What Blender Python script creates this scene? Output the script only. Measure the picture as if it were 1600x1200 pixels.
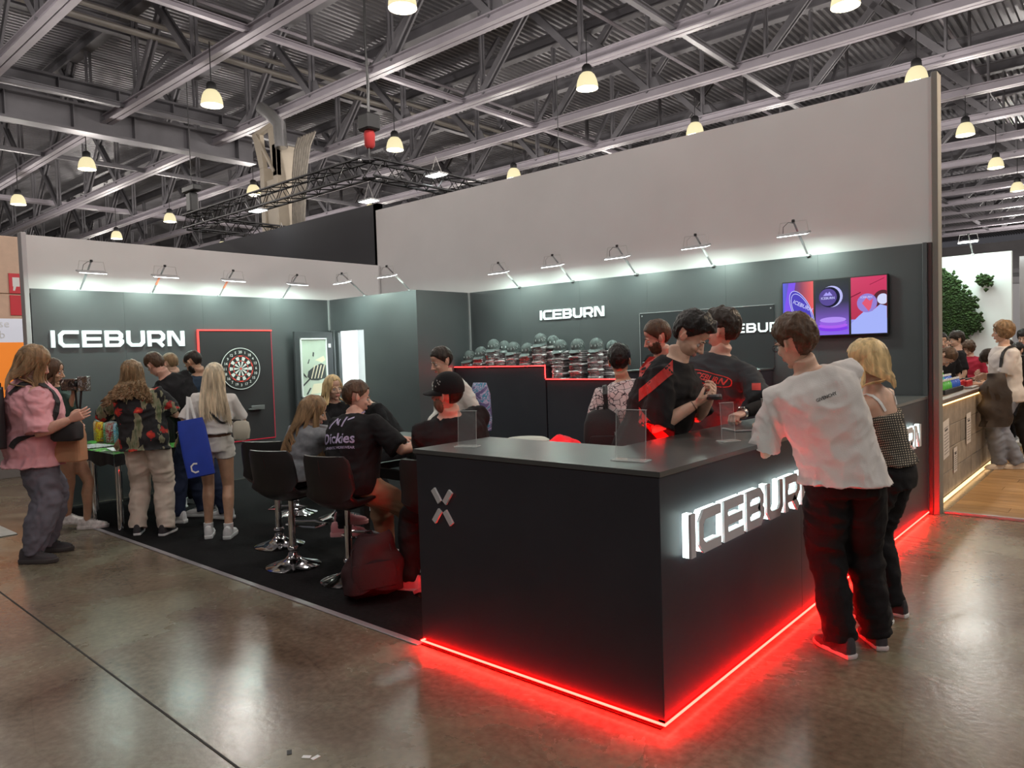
import bpy, bmesh, math, random
from mathutils import Vector, Matrix, Quaternion, noise
from mathutils.bvhtree import BVHTree
random.seed(7)
PI = math.pi
for o in list(bpy.data.objects): bpy.data.objects.remove(o)
SC = bpy.context.scene; COL = SC.collection
# ---------------------------------------------------------------- camera
CY, CP, CR_ = 0.718577364, -0.0421222274, -0.0312466379
CAMLOC = Vector((1.5292, -2.6546, 1.6099)); FPX = 1140.38
fw = Vector((-math.sin(CY)*math.cos(CP), math.cos(CY)*math.cos(CP), math.sin(CP)))
rt = Vector((math.cos(CY), math.sin(CY), 0)); up = rt.cross(fw)
r2 = math.cos(CR_)*rt + math.sin(CR_)*up; u2 = -math.sin(CR_)*rt + math.cos(CR_)*up
cam = bpy.data.cameras.new('camera'); cam.sensor_width = 36; cam.lens = FPX/1600*36; cam.clip_end = 300
co = bpy.data.objects.new('camera', cam); COL.objects.link(co)
m = Matrix((r2, u2, -fw)).transposed().to_4x4(); m.translation = CAMLOC; co.matrix_world = m
SC.camera = co
# ---------------------------------------------------------------- light and exposure
SC.view_settings.view_transform = 'Standard'; SC.view_settings.look = 'None'
SC.view_settings.gamma = 1; SC.view_settings.use_curve_mapping = False
SC.view_settings.exposure = 0.0
W = bpy.data.worlds.new('hall_air'); SC.world = W; W.use_nodes = True
W.node_tree.nodes['Background'].inputs[0].default_value = (0.62, 0.60, 0.66, 1)
W.node_tree.nodes['Background'].inputs[1].default_value = 0.10
PENDANT_W = 215.0; PENDANT_COL = (1.0, 0.93, 0.86)
FLOOD_W = 11.0; FLOOD_COL = (0.74, 1.0, 0.87)
RED = (1.0, 0.006, 0.01)
def light(name, kind, loc, energy, color, size=0.1, aim=None, size_y=None, spread=None):
    l = bpy.data.lights.new(name, kind); l.energy = energy; l.color = color
    if kind == 'AREA':
        l.size = size
        if size_y: l.shape = 'RECTANGLE'; l.size_y = size_y
        if spread: l.spread = spread
    else: l.shadow_soft_size = size
    o = bpy.data.objects.new(name, l); COL.objects.link(o); o.location = loc
    if aim is not None:
        o.rotation_euler = (Vector(aim)-Vector(loc)).to_track_quat('-Z', 'Y').to_euler()
    return o
# ---------------------------------------------------------------- materials
MATS = {}
def mat(name, col=(.5,.5,.5), rough=.5, metal=0, emit=None, es=1, var=0, vscale=8, bump=0, bscale=60, alpha=None, spec=None, trans=None, sheen=0, coat=0, stretch=None):
    if name in MATS: return MATS[name]
    M = bpy.data.materials.new(name); M.use_nodes = True; nt = M.node_tree; N = nt.nodes; L = nt.links
    b = N['Principled BSDF']
    b.inputs['Base Color'].default_value = (*col, 1); b.inputs['Roughness'].default_value = rough; b.inputs['Metallic'].default_value = metal
    if spec is not None: b.inputs['Specular IOR Level'].default_value = spec
    if sheen: b.inputs['Sheen Weight'].default_value = sheen
    if coat: b.inputs['Coat Weight'].default_value = coat
    if trans: b.inputs['Transmission Weight'].default_value = trans
    if alpha is not None: b.inputs['Alpha'].default_value = alpha
    if emit: b.inputs['Emission Color'].default_value = (*emit, 1); b.inputs['Emission Strength'].default_value = es
    tc = None
    def coords():
        nonlocal tc
        if tc is None:
            t = N.new('ShaderNodeTexCoord'); tc = t.outputs['Object']
            if stretch:
                mp = N.new('ShaderNodeMapping'); mp.inputs['Scale'].default_value = stretch; L.new(tc, mp.inputs['Vector']); tc = mp.outputs[0]
        return tc
    if var:
        n = N.new('ShaderNodeTexNoise'); n.inputs['Scale'].default_value = vscale; n.inputs['Detail'].default_value = 5
        L.new(coords(), n.inputs['Vector'])
        r = N.new('ShaderNodeValToRGB'); r.color_ramp.elements[0].position = .3; r.color_ramp.elements[1].position = .7
        r.color_ramp.elements[0].color = (*[c*(1-var) for c in col], 1); r.color_ramp.elements[1].color = (*[min(1, c*(1+var)) for c in col], 1)
        L.new(n.outputs[0], r.inputs[0]); L.new(r.outputs[0], b.inputs['Base Color'])
    if bump:
        n = N.new('ShaderNodeTexNoise'); n.inputs['Scale'].default_value = bscale; n.inputs['Detail'].default_value = 4
        L.new(coords(), n.inputs['Vector'])
        bp = N.new('ShaderNodeBump'); bp.inputs['Strength'].default_value = bump; bp.inputs['Distance'].default_value = .01
        L.new(n.outputs[0], bp.inputs['Height']); L.new(bp.outputs[0], b.inputs['Normal'])
    MATS[name] = M; return M
def ramp(nt, src, stops):
    r = nt.nodes.new('ShaderNodeValToRGB'); e = r.color_ramp.elements
    while len(e) < len(stops): e.new(.5)
    for i, (p, c) in enumerate(stops): e[i].position = p; e[i].color = (*c, 1)
    nt.links.new(src, r.inputs[0]); return r
# ---------------------------------------------------------------- mesh builder
class MB:
    def __init__(s): s.v = []; s.f = []; s.mi = []; s.m = 0
    def add(s, vs, fs):
        b = len(s.v); s.v += [tuple(v) for v in vs]; s.f += [tuple(b+i for i in f) for f in fs]; s.mi += [s.m]*len(fs); return s
    def box(s, x0, y0, z0, x1, y1, z1):
        return s.add([(x0,y0,z0),(x1,y0,z0),(x1,y1,z0),(x0,y1,z0),(x0,y0,z1),(x1,y0,z1),(x1,y1,z1),(x0,y1,z1)],
                     [(0,3,2,1),(4,5,6,7),(0,1,5,4),(1,2,6,5),(2,3,7,6),(3,0,4,7)])
    def cbox(s, x0, y0, z0, x1, y1, z1, c=.004):      # box with chamfered long edges (all 12)
        bm = bmesh.new(); bmesh.ops.create_cube(bm, size=1)
        bmesh.ops.scale(bm, vec=(x1-x0, y1-y0, z1-z0), verts=bm.verts)
        bmesh.ops.translate(bm, vec=((x0+x1)/2, (y0+y1)/2, (z0+z1)/2), verts=bm.verts)
        c = min(c, .45*min(abs(x1-x0), abs(y1-y0), abs(z1-z0)))
        bmesh.ops.bevel(bm, geom=list(bm.edges), offset=c, segments=1, affect='EDGES', profile=.5)
        bm.verts.index_update(); s.add([v.co for v in bm.verts], [[v.index for v in f.verts] for f in bm.faces]); bm.free(); return s
    def ring(s, c, u, w, ru, rw, n, pw=2.0):
        out = []
        for i in range(n):
            a = 2*PI*i/n; ca, sa = math.cos(a), math.sin(a)
            if pw != 2: ca = math.copysign(abs(ca)**(2/pw), ca); sa = math.copysign(abs(sa)**(2/pw), sa)
            out.append(c + u*(ru*ca) + w*(rw*sa))
        return out
    def loft(s, rings, cap=True):
        n = len(rings[0]); vs = [p for r in rings for p in r]; fs = []
        for k in range(len(rings)-1):
            for i in range(n):
                j = (i+1) % n; fs.append((k*n+i, k*n+j, (k+1)*n+j, (k+1)*n+i))
        if cap: fs.append(tuple(range(n-1, -1, -1))); fs.append(tuple((len(rings)-1)*n+i for i in range(n)))
        return s.add(vs, fs)
    def tube(s, pts, rad, n=8, cap=True, flat=1.0, side=None):
        pts = [Vector(p) for p in pts]
        if not hasattr(rad, '__len__'): rad = [rad]*len(pts)
        rings = []; prev = None
        for i, p in enumerate(pts):
            t = (pts[min(i+1, len(pts)-1)]-pts[max(i-1, 0)]).normalized()
            if prev is None:
                ref = Vector(side) if side is not None else (Vector((0,0,1)) if abs(t.z) < .9 else Vector((1,0,0)))
                u = (ref - t*ref.dot(t)).normalized()
            else: u = (prev - t*prev.dot(t)).normalized()
            prev = u; w = t.cross(u)
            rings.append(s.ring(p, u, w, rad[i], rad[i]*flat, n))
        return s.loft(rings, cap)
    def bar(s, a, b, w, h, upv=(0,0,1)):       # rectangular bar a->b
        a = Vector(a); b = Vector(b); t = (b-a).normalized(); U = Vector(upv)
        if abs(t.dot(U)) > .95: U = Vector((1,0,0))
        x = t.cross(U).normalized(); y = x.cross(t)
        q = [x*w/2+y*h/2, -x*w/2+y*h/2, -x*w/2-y*h/2, x*w/2-y*h/2]
        return s.loft([[a+k for k in q], [b+k for k in q]])
    def lathe(s, prof, c=(0,0,0), n=24, cap=True):
        c = Vector(c); X = Vector((1,0,0)); Y = Vector((0,1,0))
        return s.loft([s.ring(c+Vector((0,0,z)), X, Y, max(r, 1e-4), max(r, 1e-4), n) for r, z in prof], cap)
    def prism(s, poly, fr, d):                 # poly in (a,b), fr(a,b,c)->world, depth d
        n = len(poly); vs = [fr(a, b, 0) for a, b in poly]+[fr(a, b, d) for a, b in poly]
        return s.add(vs, [tuple(range(n-1, -1, -1)), tuple(range(n, 2*n))]+[(i, (i+1) % n, n+(i+1) % n, n+i) for i in range(n)])
    def xf(s, M):
        s.v = [tuple(M @ Vector(v)) for v in s.v]; return s
    def build(s, name, mats, parent=None, smooth=False, bevel=0):
        me = bpy.data.meshes.new(name); me.from_pydata(s.v, [], s.f)
        if not isinstance(mats, (list, tuple)): mats = [mats]
        for k in mats: me.materials.append(k)
        if len(mats) > 1: me.polygons.foreach_set('material_index', s.mi)
        me.validate()
        bm = bmesh.new(); bm.from_mesh(me); bmesh.ops.recalc_face_normals(bm, faces=bm.faces); bm.to_mesh(me); bm.free()
        if smooth: me.polygons.foreach_set('use_smooth', [True]*len(me.polygons)); me.set_sharp_from_angle(angle=math.radians(42))
        me.update()
        return linkme(name, me, parent)
def linkme(name, me, parent=None):
    o = bpy.data.objects.new(name, me); COL.objects.link(o)
    if parent is not None: o.parent = parent
    return o
def empty(name, loc, rz=0, rot=None):
    o = bpy.data.objects.new(name, None); COL.objects.link(o); o.location = loc; o.rotation_euler = rot or (0,0,rz); o.empty_display_size = .1
    return o
def tag(o, label, cat, group=None, kind=None):
    o['label'] = label
    if cat: o['category'] = cat
    if group: o['group'] = group
    if kind: o['kind'] = kind
    return o
def struct(o, label=None):
    o['kind'] = 'structure'
    if label: o['label'] = label
    return o
def kids(o): return [c for c in bpy.data.objects if c.parent == o]
CHILD = {}
def copy_tree(o, parent=None, depth=0):
    c = o.copy(); COL.objects.link(c); c.parent = parent
    for ch in list(o.children): copy_tree(ch, c)
    return c
# ---------------------------------------------------------------- common materials
M_white_fab = mat('white_stretch_fabric', (.62,.60,.60), .85, var=.03, vscale=1.5, bump=.12, bscale=3)
M_black_panel = mat('black_laminate_panel', (.055,.060,.064), .43, var=.10, vscale=2, spec=.9)
M_counter = mat('black_counter_laminate', (.034,.034,.042), .45, var=.08, vscale=3, spec=.22)
M_counter_top = mat('black_counter_top', (.06,.063,.063), .30, var=.1, vscale=4, spec=1.0, bump=.02, bscale=200)
M_alu = mat('grey_aluminium', (.42,.42,.43), .4, .6)
M_chrome = mat('polished_chrome', (.75,.75,.76), .07, 1.0)
M_steel = mat('painted_grey_steel', (.155,.150,.165), .5, .15, var=.12, vscale=2)
M_steel_lt = mat('pale_painted_steel', (.30,.275,.31), .5, .1, var=.08, vscale=2)
M_deck = mat('galvanised_roof_deck', (.25,.245,.262), .42, .45, var=.2, vscale=.7)
M_black = mat('matt_black', (.012,.012,.013), .5)
M_white = mat('white_paint', (.75,.76,.76), .5)
M_redled = mat('red_led_strip', (.4,.02,.02), .5, emit=(1,.0026,.0018), es=260)
M_acry = mat('clear_acrylic', (.30,.32,.32), .05, alpha=.11, spec=.6)
# ---------------------------------------------------------------- floor
def concrete():
    M = bpy.data.materials.new('polished_concrete'); M.use_nodes = True; nt = M.node_tree; N = nt.nodes; L = nt.links; b = N['Principled BSDF']
    tc = N.new('ShaderNodeTexCoord').outputs['Object']
    n1 = N.new('ShaderNodeTexNoise'); n1.inputs['Scale'].default_value = .7; n1.inputs['Detail'].default_value = 8; n1.inputs['Roughness'].default_value = .62; n1.inputs['Distortion'].default_value = .6; L.new(tc, n1.inputs['Vector'])
    n2 = N.new('ShaderNodeTexNoise'); n2.inputs['Scale'].default_value = 26; n2.inputs['Detail'].default_value = 6; L.new(tc, n2.inputs['Vector'])
    r1 = ramp(nt, n1.outputs[0], [(.30,(.105,.072,.050)),(.47,(.185,.143,.102)),(.55,(.20,.178,.122)),(.72,(.30,.27,.20))])
    r2_ = ramp(nt, n2.outputs[0], [(.3,(.72,.72,.72)),(.7,(1.15,1.15,1.15))])
    mx = N.new('ShaderNodeMix'); mx.data_type = 'RGBA'; mx.blend_type = 'MULTIPLY'; mx.inputs[0].default_value = 1
    L.new(r1.outputs[0], mx.inputs[6]); L.new(r2_.outputs[0], mx.inputs[7])
    v = N.new('ShaderNodeTexVoronoi'); v.feature = 'DISTANCE_TO_EDGE'; v.inputs['Scale'].default_value = 1.1; L.new(n1.outputs[1], v.inputs['Vector'])
    L.new(tc, v.inputs['Vector'])
    r3 = ramp(nt, v.outputs[0], [(0.0,(.62,.60,.58)),(.006,(1,1,1))])
    m2 = N.new('ShaderNodeMix'); m2.data_type = 'RGBA'; m2.blend_type = 'MULTIPLY'; m2.inputs[0].default_value = .35
    L.new(mx.outputs[2], m2.inputs[6]); L.new(r3.outputs[0], m2.inputs[7]); L.new(m2.outputs[2], b.inputs['Base Color'])
    rr = N.new('ShaderNodeMapRange'); rr.inputs[1].default_value = .3; rr.inputs[2].default_value = .75; rr.inputs[3].default_value = .17; rr.inputs[4].default_value = .38
    L.new(n1.outputs[0], rr.inputs[0]); L.new(rr.outputs[0], b.inputs['Roughness'])
    bp = N.new('ShaderNodeBump'); bp.inputs['Strength'].default_value = .10; bp.inputs['Distance'].default_value = .01; L.new(n2.outputs[0], bp.inputs['Height']); L.new(bp.outputs[0], b.inputs['Normal'])
    b.inputs['Specular IOR Level'].default_value = .6
    return M
M_conc = concrete()
fl = MB().box(-70,-25,-.2, 30,75,0).build('floor', M_conc); struct(fl, 'polished brown-grey concrete hall floor')
j = MB().box(-30,-1.66,-.01, -.2,-1.645,.0012)
M_joint = mat('dark_joint', (.02,.018,.016), .8)
# expansion joint seen running to the lower edge of the picture
def ground(px, py):
    d = fw + r2*((px-800)/FPX) - u2*((py-600)/FPX); t = -CAMLOC.z/d.z; return CAMLOC + d*t
A = ground(0, 925); B = ground(372, 1200)
dd = (B-A).normalized(); jb = MB().bar(A-dd*14+Vector((0,0,-.004)), B+dd*4+Vector((0,0,-.004)), .010, .012).build('joint', M_joint, fl)
tile = MB().cbox(-7.4,-1.0,0,-6.75,-.55,.012,.004).build('floor_hatch', mat('hatch_grey',(.33,.32,.31),.5,var=.2), fl)
# carpet and its edge strip
carp = MB().box(-7.82,.0,0,-.02,4.9,.006).build('carpet', mat('black_event_carpet', (.013,.0125,.0135), .95, spec=.1, var=.25, vscale=40, bump=.5, bscale=300), None)
struct(carp, 'thin black event carpet under the stand'); carp.name = 'floor_carpet'
MB().cbox(-7.9,-.022,0,-1.53,.022,.008,.003).build('edge_strip', mat('grey_edge_tape',(.36,.34,.36),.35,.3), carp)
# ---------------------------------------------------------------- stand walls
XL, Y1, Y2, X2 = -7.87, 3.92, 4.93, -5.88
wl = MB().box(XL-.12,-.02,0, XL-.04,Y2+.1,3.1).build('wall_left', M_white_fab); struct(wl, 'white fabric wall behind the black panels on the left')
# wrinkled skin on the white band
def fabric_band(name, fr, L_, z0, z1, parent, amp=.008):
    b = MB(); nx = int(L_/.08); nz = max(6, int((z1-z0)/.12)); vs = []
    for i in range(nx+1):
        for k in range(nz+1):
            u = L_*i/nx; z = z0+(z1-z0)*k/nz
            edge = 0 if k in (0, nz) or i in (0, nx) else 1
            d = noise.noise(Vector((u*1.3, z*.5, 3)))*amp + noise.noise(Vector((u*5, z*1.4, 9)))*amp*.35
            vs.append(fr(u, z, .004+amp+d*edge))
    fs = [(i*(nz+1)+k, (i+1)*(nz+1)+k, (i+1)*(nz+1)+k+1, i*(nz+1)+k+1) for i in range(nx) for k in range(nz)]
    b.add(vs, fs); return b.build(name, M_white_fab, parent, smooth=True)
fabric_band('fabric_skin', lambda u,z,d: (XL-.04+d, u-.02, z), Y2, 2.45, 3.095, wl, .016)
MB().cbox(XL-.13,-.07,0,XL-.0,-.02,3.12,.004).build('end_post', mat('lavender_grey_edge',(.44,.42,.43),.6), wl)
n_p = 4
for i in range(n_p):
    a = -.01+i*(Y1)/n_p; MB().cbox(XL-.04,a+.0004,0,XL,a+Y1/n_p-.0004,2.5,.0006).build('panel', M_black_panel, wl)
# storage box: front at y=Y1, side at x=X2
bx = MB()
bx.box(XL,Y1,0,-7.66,Y1+.05,2.5).box(-7.04,Y1,0,X2,Y1+.05,2.5).box(-7.66,Y1,2.02,-7.04,Y1+.05,2.5).box(X2-.05,Y1+.05,0,X2,Y2,2.5)
wbx = bx.build('wall_storage', M_black_panel); struct(wbx, 'black walls of the small storage room in the corner')
MB().box(XL-.03,Y1+.05,2.42,X2-.05,Y2,2.47).build('roof_panel', M_black_panel, wbx)
MB().box(-7.80,Y1+.45,0,-6.0,Y1+.47,2.4).build('inner_wall', M_white, wbx)
MB().box(-7.80,Y1+.06,0,-7.79,Y1+.47,2.4).build('inner_side', M_white, wbx)
light('storage_room_light','AREA',(-7.0,Y1+.25,2.38),42,(.9,1,1),.5,aim=(-7.3,Y1+.25,0),size_y=.2)
for (x, y, z0) in ((XL+.012,Y1-.012,2.04),(X2+.012,Y2-.012,1.5),):
    MB().cbox(x-.014,y-.014,z0,x+.014,y+.014,2.5,.003).build('corner_trim', M_alu, wbx)
# back wall
wb = MB().box(XL-.1,Y2+.04,0,.07,Y2+.12,4.0).build('wall_back', M_white_fab); struct(wb, 'tall white fabric wall above the black back panels')
fabric_band('fabric_skin', lambda u,z,d: (XL+u, Y2+.04-d, z), .03-XL, 2.4, 3.995, wb, .012)
xs = [X2+i*(0-X2)/6 for i in range(7)]
for i in range(6):
    MB().cbox(xs[i]+.0004,Y2,0,xs[i+1]-.0004,Y2+.04,2.5,.0006).build('panel', M_black_panel, wb)
MB().cbox(-.035,Y2-.06,0,-.0,Y2+.0,2.5,.003).build('end_fin', M_black_panel, wb)
MB().cbox(.035,Y2-.02,0,.085,Y2+.14,4.02,.004).build('end_post', mat('warm_grey_post',(.17,.16,.14),.55), wb)
MB().cbox(.0,Y2-.03,0,.034,Y2+.03,2.5,.003).build('end_strip', mat('dark_brown_strip',(.05,.03,.03),.5), wb)
# ---------------------------------------------------------------- lettering
def strokes(mb, polys, fr, t, d, closed=False):
    """thick polylines with mitred corners; fr(a,b,c) -> world"""
    for poly, cl in polys:
        n = len(poly); P = [Vector((p[0], p[1])) for p in poly]; Lf = []; Rt = []
        for i in range(n):
            if cl: a, b = P[i-1], P[(i+1) % n]
            else: a, b = P[max(i-1, 0)], P[min(i+1, n-1)]
            d1 = (P[i]-a).normalized() if (P[i]-a).length > 1e-6 else (b-P[i]).normalized()
            d2 = (b-P[i]).normalized() if (b-P[i]).length > 1e-6 else d1
            n1 = Vector((-d1.y, d1.x)); n2 = Vector((-d2.y, d2.x)); mv = (n1+n2); mv = mv.normalized() if mv.length > 1e-4 else n1
            k = min(1/max(mv.dot(n1), .3), 2.0)
            Lf.append(P[i]+mv*t/2*k); Rt.append(P[i]-mv*t/2*k)
        vs = []
        for i in range(n):
            vs += [fr(Lf[i].x, Lf[i].y, 0), fr(Rt[i].x, Rt[i].y, 0), fr(Rt[i].x, Rt[i].y, d), fr(Lf[i].x, Lf[i].y, d)]
        fs = []
        for i in range(n if cl else n-1):
            a = 4*i; b = 4*((i+1) % n)
            fs += [(a, b, b+1, a+1), (a+1, b+1, b+2, a+2), (a+2, b+2, b+3, a+3), (a+3, b+3, b, a)]
        if not cl: fs += [(0,1,2,3), (4*n-4, 4*n-1, 4*n-2, 4*n-3)]
        mb.add(vs, fs)
def glyph(ch, h, w, t):
    q = t/2; c = h*.17; L_, R_, B_, T_ = q, w-q, q, h-q; mid = h/2
    if ch == 'I': return [([(q,0),(q,h)], False)]
    if ch == 'C': return [([(w,T_),(L_+c,T_),(L_,T_-c),(L_,B_+c),(L_+c,B_),(w,B_)], False)]
    if ch == 'E': return [([(w,T_),(L_,T_),(L_,B_),(w,B_)], False), ([(t,mid),(w*.94,mid)], False)]
    if ch == 'B': return [([(L_,B_),(L_,T_),(R_-c*1.1,T_),(R_-c*.25,T_-c*.8),(R_-c*.25,mid+c*.7),(R_-c,mid),(R_,mid-c*.8),(R_,B_+c),(R_-c,B_)], True), ([(t,mid),(R_-c,mid)], False)]
    if ch == 'U': return [([(L_,h),(L_,B_+c),(L_+c,B_),(R_-c,B_),(R_,B_+c),(R_,h)], False)]
    if ch == 'R': return [([(L_,0),(L_,T_),(R_-c,T_),(R_,T_-c),(R_,h*.42+c*.6),(R_-c,h*.36),(t,h*.36)], False), ([(w*.55,h*.36),(w-t*.6,0)], False)]
    if ch == 'N': return [([(L_,0),(L_,T_),(w*.26,T_),(w*.74,B_),(R_,B_),(R_,h)], False)]
def word(h, W_, tk=.24, gp_=.19):
    t = h*tk; gap = h*gp_; lets = 'ICEBURN'
    cw = (W_ - t - gap*6)/6; x = 0; out = []
    for ch in lets:
        w = t if ch == 'I' else cw
        out.append((ch, x, [([(a+x, b) for a, b in p], c) for p, c in glyph(ch, h, w, t)])); x += w+gap
    return out, t
def sign(loc, label, fr, h, W_, depth, back_lit, group):
    root = empty('letter_sign', loc); ws, t = word(h, W_, .225 if back_lit else .205, .17 if back_lit else .19)
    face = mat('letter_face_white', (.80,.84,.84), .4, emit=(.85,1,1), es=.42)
    grey = mat('letter_face_grey', (.55,.52,.54), .45)
    glow = mat('letter_edge_glow', (.8,.9,.9), .4, emit=(.80,1,.95), es=4.0)
    inv = Matrix.Translation(Vector(loc)).inverted()
    for ch, x, polys in ws:
        mb = MB()
        if back_lit:
            strokes(mb, polys, lambda a,b,c: inv @ Vector(fr(a,b,depth-.012+c)), t, .012)
            o = mb.build('letter', grey, root)
            m2 = MB(); strokes(m2, polys, lambda a,b,c: inv @ Vector(fr(a,b,.012+c)), t*.86, depth-.026)
            m2.build('light_body', glow, o)
        else:
            strokes(mb, polys, lambda a,b,c: inv @ Vector(fr(a,b,c)), t, depth); o = mb.build('letter', face, root)
    tag(root, label, 'sign', group)
    return root
sign((XL,.16,1.84), 'large white capital lettering on the left black wall', lambda a,b,c: (XL+c, .16+a, 1.835+b), .195, 1.52, .03, False, 'capital letter signs of the stand')
sign((-4.56,Y2,2.03), 'white capital lettering on the back wall above the caps', lambda a,b,c: (-4.56+a, Y2-c, 2.035+b), .125, 1.01, .02, False, 'capital letter signs of the stand')
sign((-2.02,Y2,1.75), 'white capital lettering on the back wall left of the screen', lambda a,b,c: (-2.02+a, Y2-c, 1.75+b), .10, .78, .02, False, 'capital letter signs of the stand')
sign((0,.16,.705), 'halo-lit grey capital letters on the counter side, nearest the corner', lambda a,b,c: (c+.002, .16+a, .705+b), .19, 1.54, .055, True, 'capital letter signs of the stand')
sign((0,2.80,.705), 'halo-lit grey capital letters at the far end of the counter', lambda a,b,c: (c+.002, 2.80+a, .705+b), .19, 1.54, .055, True, 'capital letter signs of the stand')
for (ya, yb) in ((.27,1.89),(2.98,4.58)):
    pass
# ---------------------------------------------------------------- counter
ct = MB()
CH = 1.1; inn = .55
ct = empty('service_counter', (0,0,0)); tag(ct, 'black L-shaped service counter with red light line at its foot', 'counter')
MB().cbox(-1.51,.0,.045,-.003,.022,1.075,.0015).build('front_panel', M_counter, ct)
for k in range(3):
    a = .0+k*(4.86/3); MB().cbox(-.022,a+.0 if k else .001,.045,.0,a+4.86/3-.002,1.075,.0015).build('side_panel', M_counter, ct)
MB().cbox(-1.51,.022,.0,-1.49,.6,1.075,.0015).build('end_panel', M_counter, ct)
MB().cbox(-1.49,.58,.0,-.57,.6,1.075,.0015).build('inner_panel', M_counter, ct)
MB().cbox(-.57,.6,.0,-.55,4.86,1.075,.0015).build('inner_panel', M_counter, ct)
b = MB(); top = [(-1.53,-.006),(.008,-.006),(.008,4.86),(-.57,4.86),(-.57,.62),(-1.53,.62)]
b.prism(top, lambda a,c,d: (a,c,1.077+d), .023); b.build('countertop', M_counter_top, ct)
MB().box(-1.49,.02,.0,-.02,.04,.045).box(-.04,.02,0,-.02,4.86,.045).build('plinth', M_black, ct)
MB().cbox(-1.51,-.009,.026,.009,.0,.034,.001).cbox(.0,-.009,.026,.009,4.86,.034,.001).cbox(-1.519,-.009,.026,-1.51,.60,.034,.001).build('light_strip', M_redled, ct)
# X emblem on the front
b = MB()
xc, zc = -1.305, .805
def xb(u0, v0, u1, v1):
    d_ = Vector((u1-u0, v1-v0)).normalized(); n_ = Vector((-d_.y, d_.x))*.0155
    b.prism([(u0-n_.x,v0-n_.y),(u1-n_.x,v1-n_.y),(u1+n_.x,v1+n_.y),(u0+n_.x,v0+n_.y)], lambda a,c,d: (xc+a, -.001-d, zc+c), .012)
for sx in (-1,1):
    for sz in (-1,1): xb(sx*.068,sz*.088,sx*.018,sz*.022)
emb = b.build('wall_emblem', mat('emblem_pale',(.55,.54,.55),.45)); emb.name = 'cross_emblem'; tag(emb, 'pale four-bladed X emblem fixed to the counter front', 'emblem')
# ---------------------------------------------------------------- wall flood lamps
M_flood = mat('flood_led_face', (.9,.95,.95), .4, emit=(.90,1,.97), es=14)
M_wire = mat('pale_wire', (.5,.48,.47), .4, .4)
def flood(base, out, side, label, tint):
    """lamp on a bent arm rising from the panel top at base, leaning out"""
    root = empty('arm_floodlight', base); tag(root, label, 'floodlight', 'floodlights along the top of the black walls')
    o = Vector(out); s = Vector(side); Z = Vector((0,0,1))
    knee = o*.40+Z*.30
    a = MB().tube([(0,0,.0), o*.13+Z*.10], .010, 8).build('arm', M_alu, root, True)
    MB().tube([o*.13+Z*.10, o*.26+Z*.195], .013, 8).build('arm_sleeve', tint, root, True)
    MB().tube([o*.26+Z*.195, knee], .010, 8).build('arm', M_alu, root, True)
    MB().lathe([(.014,-.012),(.017,0),(.014,.014)], knee+Z*.0, 10).build('knob', M_black, root, True)
    MB().cbox(-.02,-.03,-.01,.02,.03,.015).xf(Matrix.Rotation(0,4,'Z')).build('clamp', M_alu, root)
    c = knee - Z*.13
    q = [c+s*.15+o*.05, c-s*.15+o*.05, c-s*.15-o*.055, c+s*.15-o*.055]
    tilt = lambda p: p + Z*((p-c).dot(o)*-.25)
    b = MB(); b.loft([[tilt(p)+Z*.018-(p-c)*.06 for p in q], [tilt(p)+Z*.010 for p in q], [tilt(p) for p in q]]); b.build('lamp_body', M_alu, root)
    b = MB(); b.loft([[tilt(p)-Z*.001-(p-c)*.05 for p in q], [tilt(p)-Z*.004-(p-c)*.07 for p in q]]); b.build('led_face', M_flood, root)
    b = MB(); b.tube([c+s*.145+Z*.01, knee+s*.125-Z*.005, knee-s*.125-Z*.005, c-s*.145+Z*.01], .0035, 6); b.build('bracket', M_wire, root, True)
    b = MB(); pts = [knee-Z*.02, knee-s*.04-Z*.01+o*.02, knee-s*.09-Z*.05+o*.02, c-s*.10+Z*.02]; b.tube(pts, .003, 5); b.build('cable', M_black if tint is M_alu else M_wire, root, True)
    P = Vector(base)+c-Z*.03
    light('floodlight_beam','AREA',P,FLOOD_W,FLOOD_COL,.28,aim=P-Z*1.0-o*.10,size_y=.10)
def flood_at(px, py, ax):
    # foot of the arm seen at px,py on the top edge of the panels
    d = fw + r2*((px-800)/FPX) - u2*((py-600)/FPX); t = (2.5-CAMLOC.z)/d.z; P = CAMLOC+d*t; return P
M_sleeve = mat('orange_arm_sleeve', (.75,.25,.15), .5); M_sleeve2 = mat('white_arm_sleeve', (.7,.72,.7), .4)
LW = [(.50,'leftmost floodlight on the left wall',M_alu),(1.32,'floodlight with an orange arm sleeve, second from the left end',M_sleeve),(2.20,'floodlight with an orange-red arm above the dartboard panel',M_sleeve),(3.15,'floodlight on the left wall nearest the storage corner',M_alu)]
for y, lb, t in LW: flood((XL-.02,y,2.5),(1,0,0),(0,1,0),lb,t)
flood((-7.0,Y1+.03,2.5),(0,-1,0),(1,0,0),'floodlight above the white storage doorway',M_alu)
flood((-6.02,Y1+.03,2.5),(0,-1,0),(1,0,0),'floodlight at the outer corner of the storage room',M_sleeve2)
BW = [(-4.92,'floodlight on the back wall above the leftmost caps',M_sleeve2),(-4.02,'floodlight above the cap wall lettering',M_sleeve2),(-3.08,'floodlight on the back wall, middle of the row',M_alu),(-2.1,'floodlight with a pinkish sleeve left of the screen',M_sleeve2),(-1.07,'floodlight directly above the wall screen, nearest the camera',M_alu)]
for x, lb, t in BW: flood((x,Y2-.012,2.5),(0,-1,0),(1,0,0),lb,t)
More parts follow.
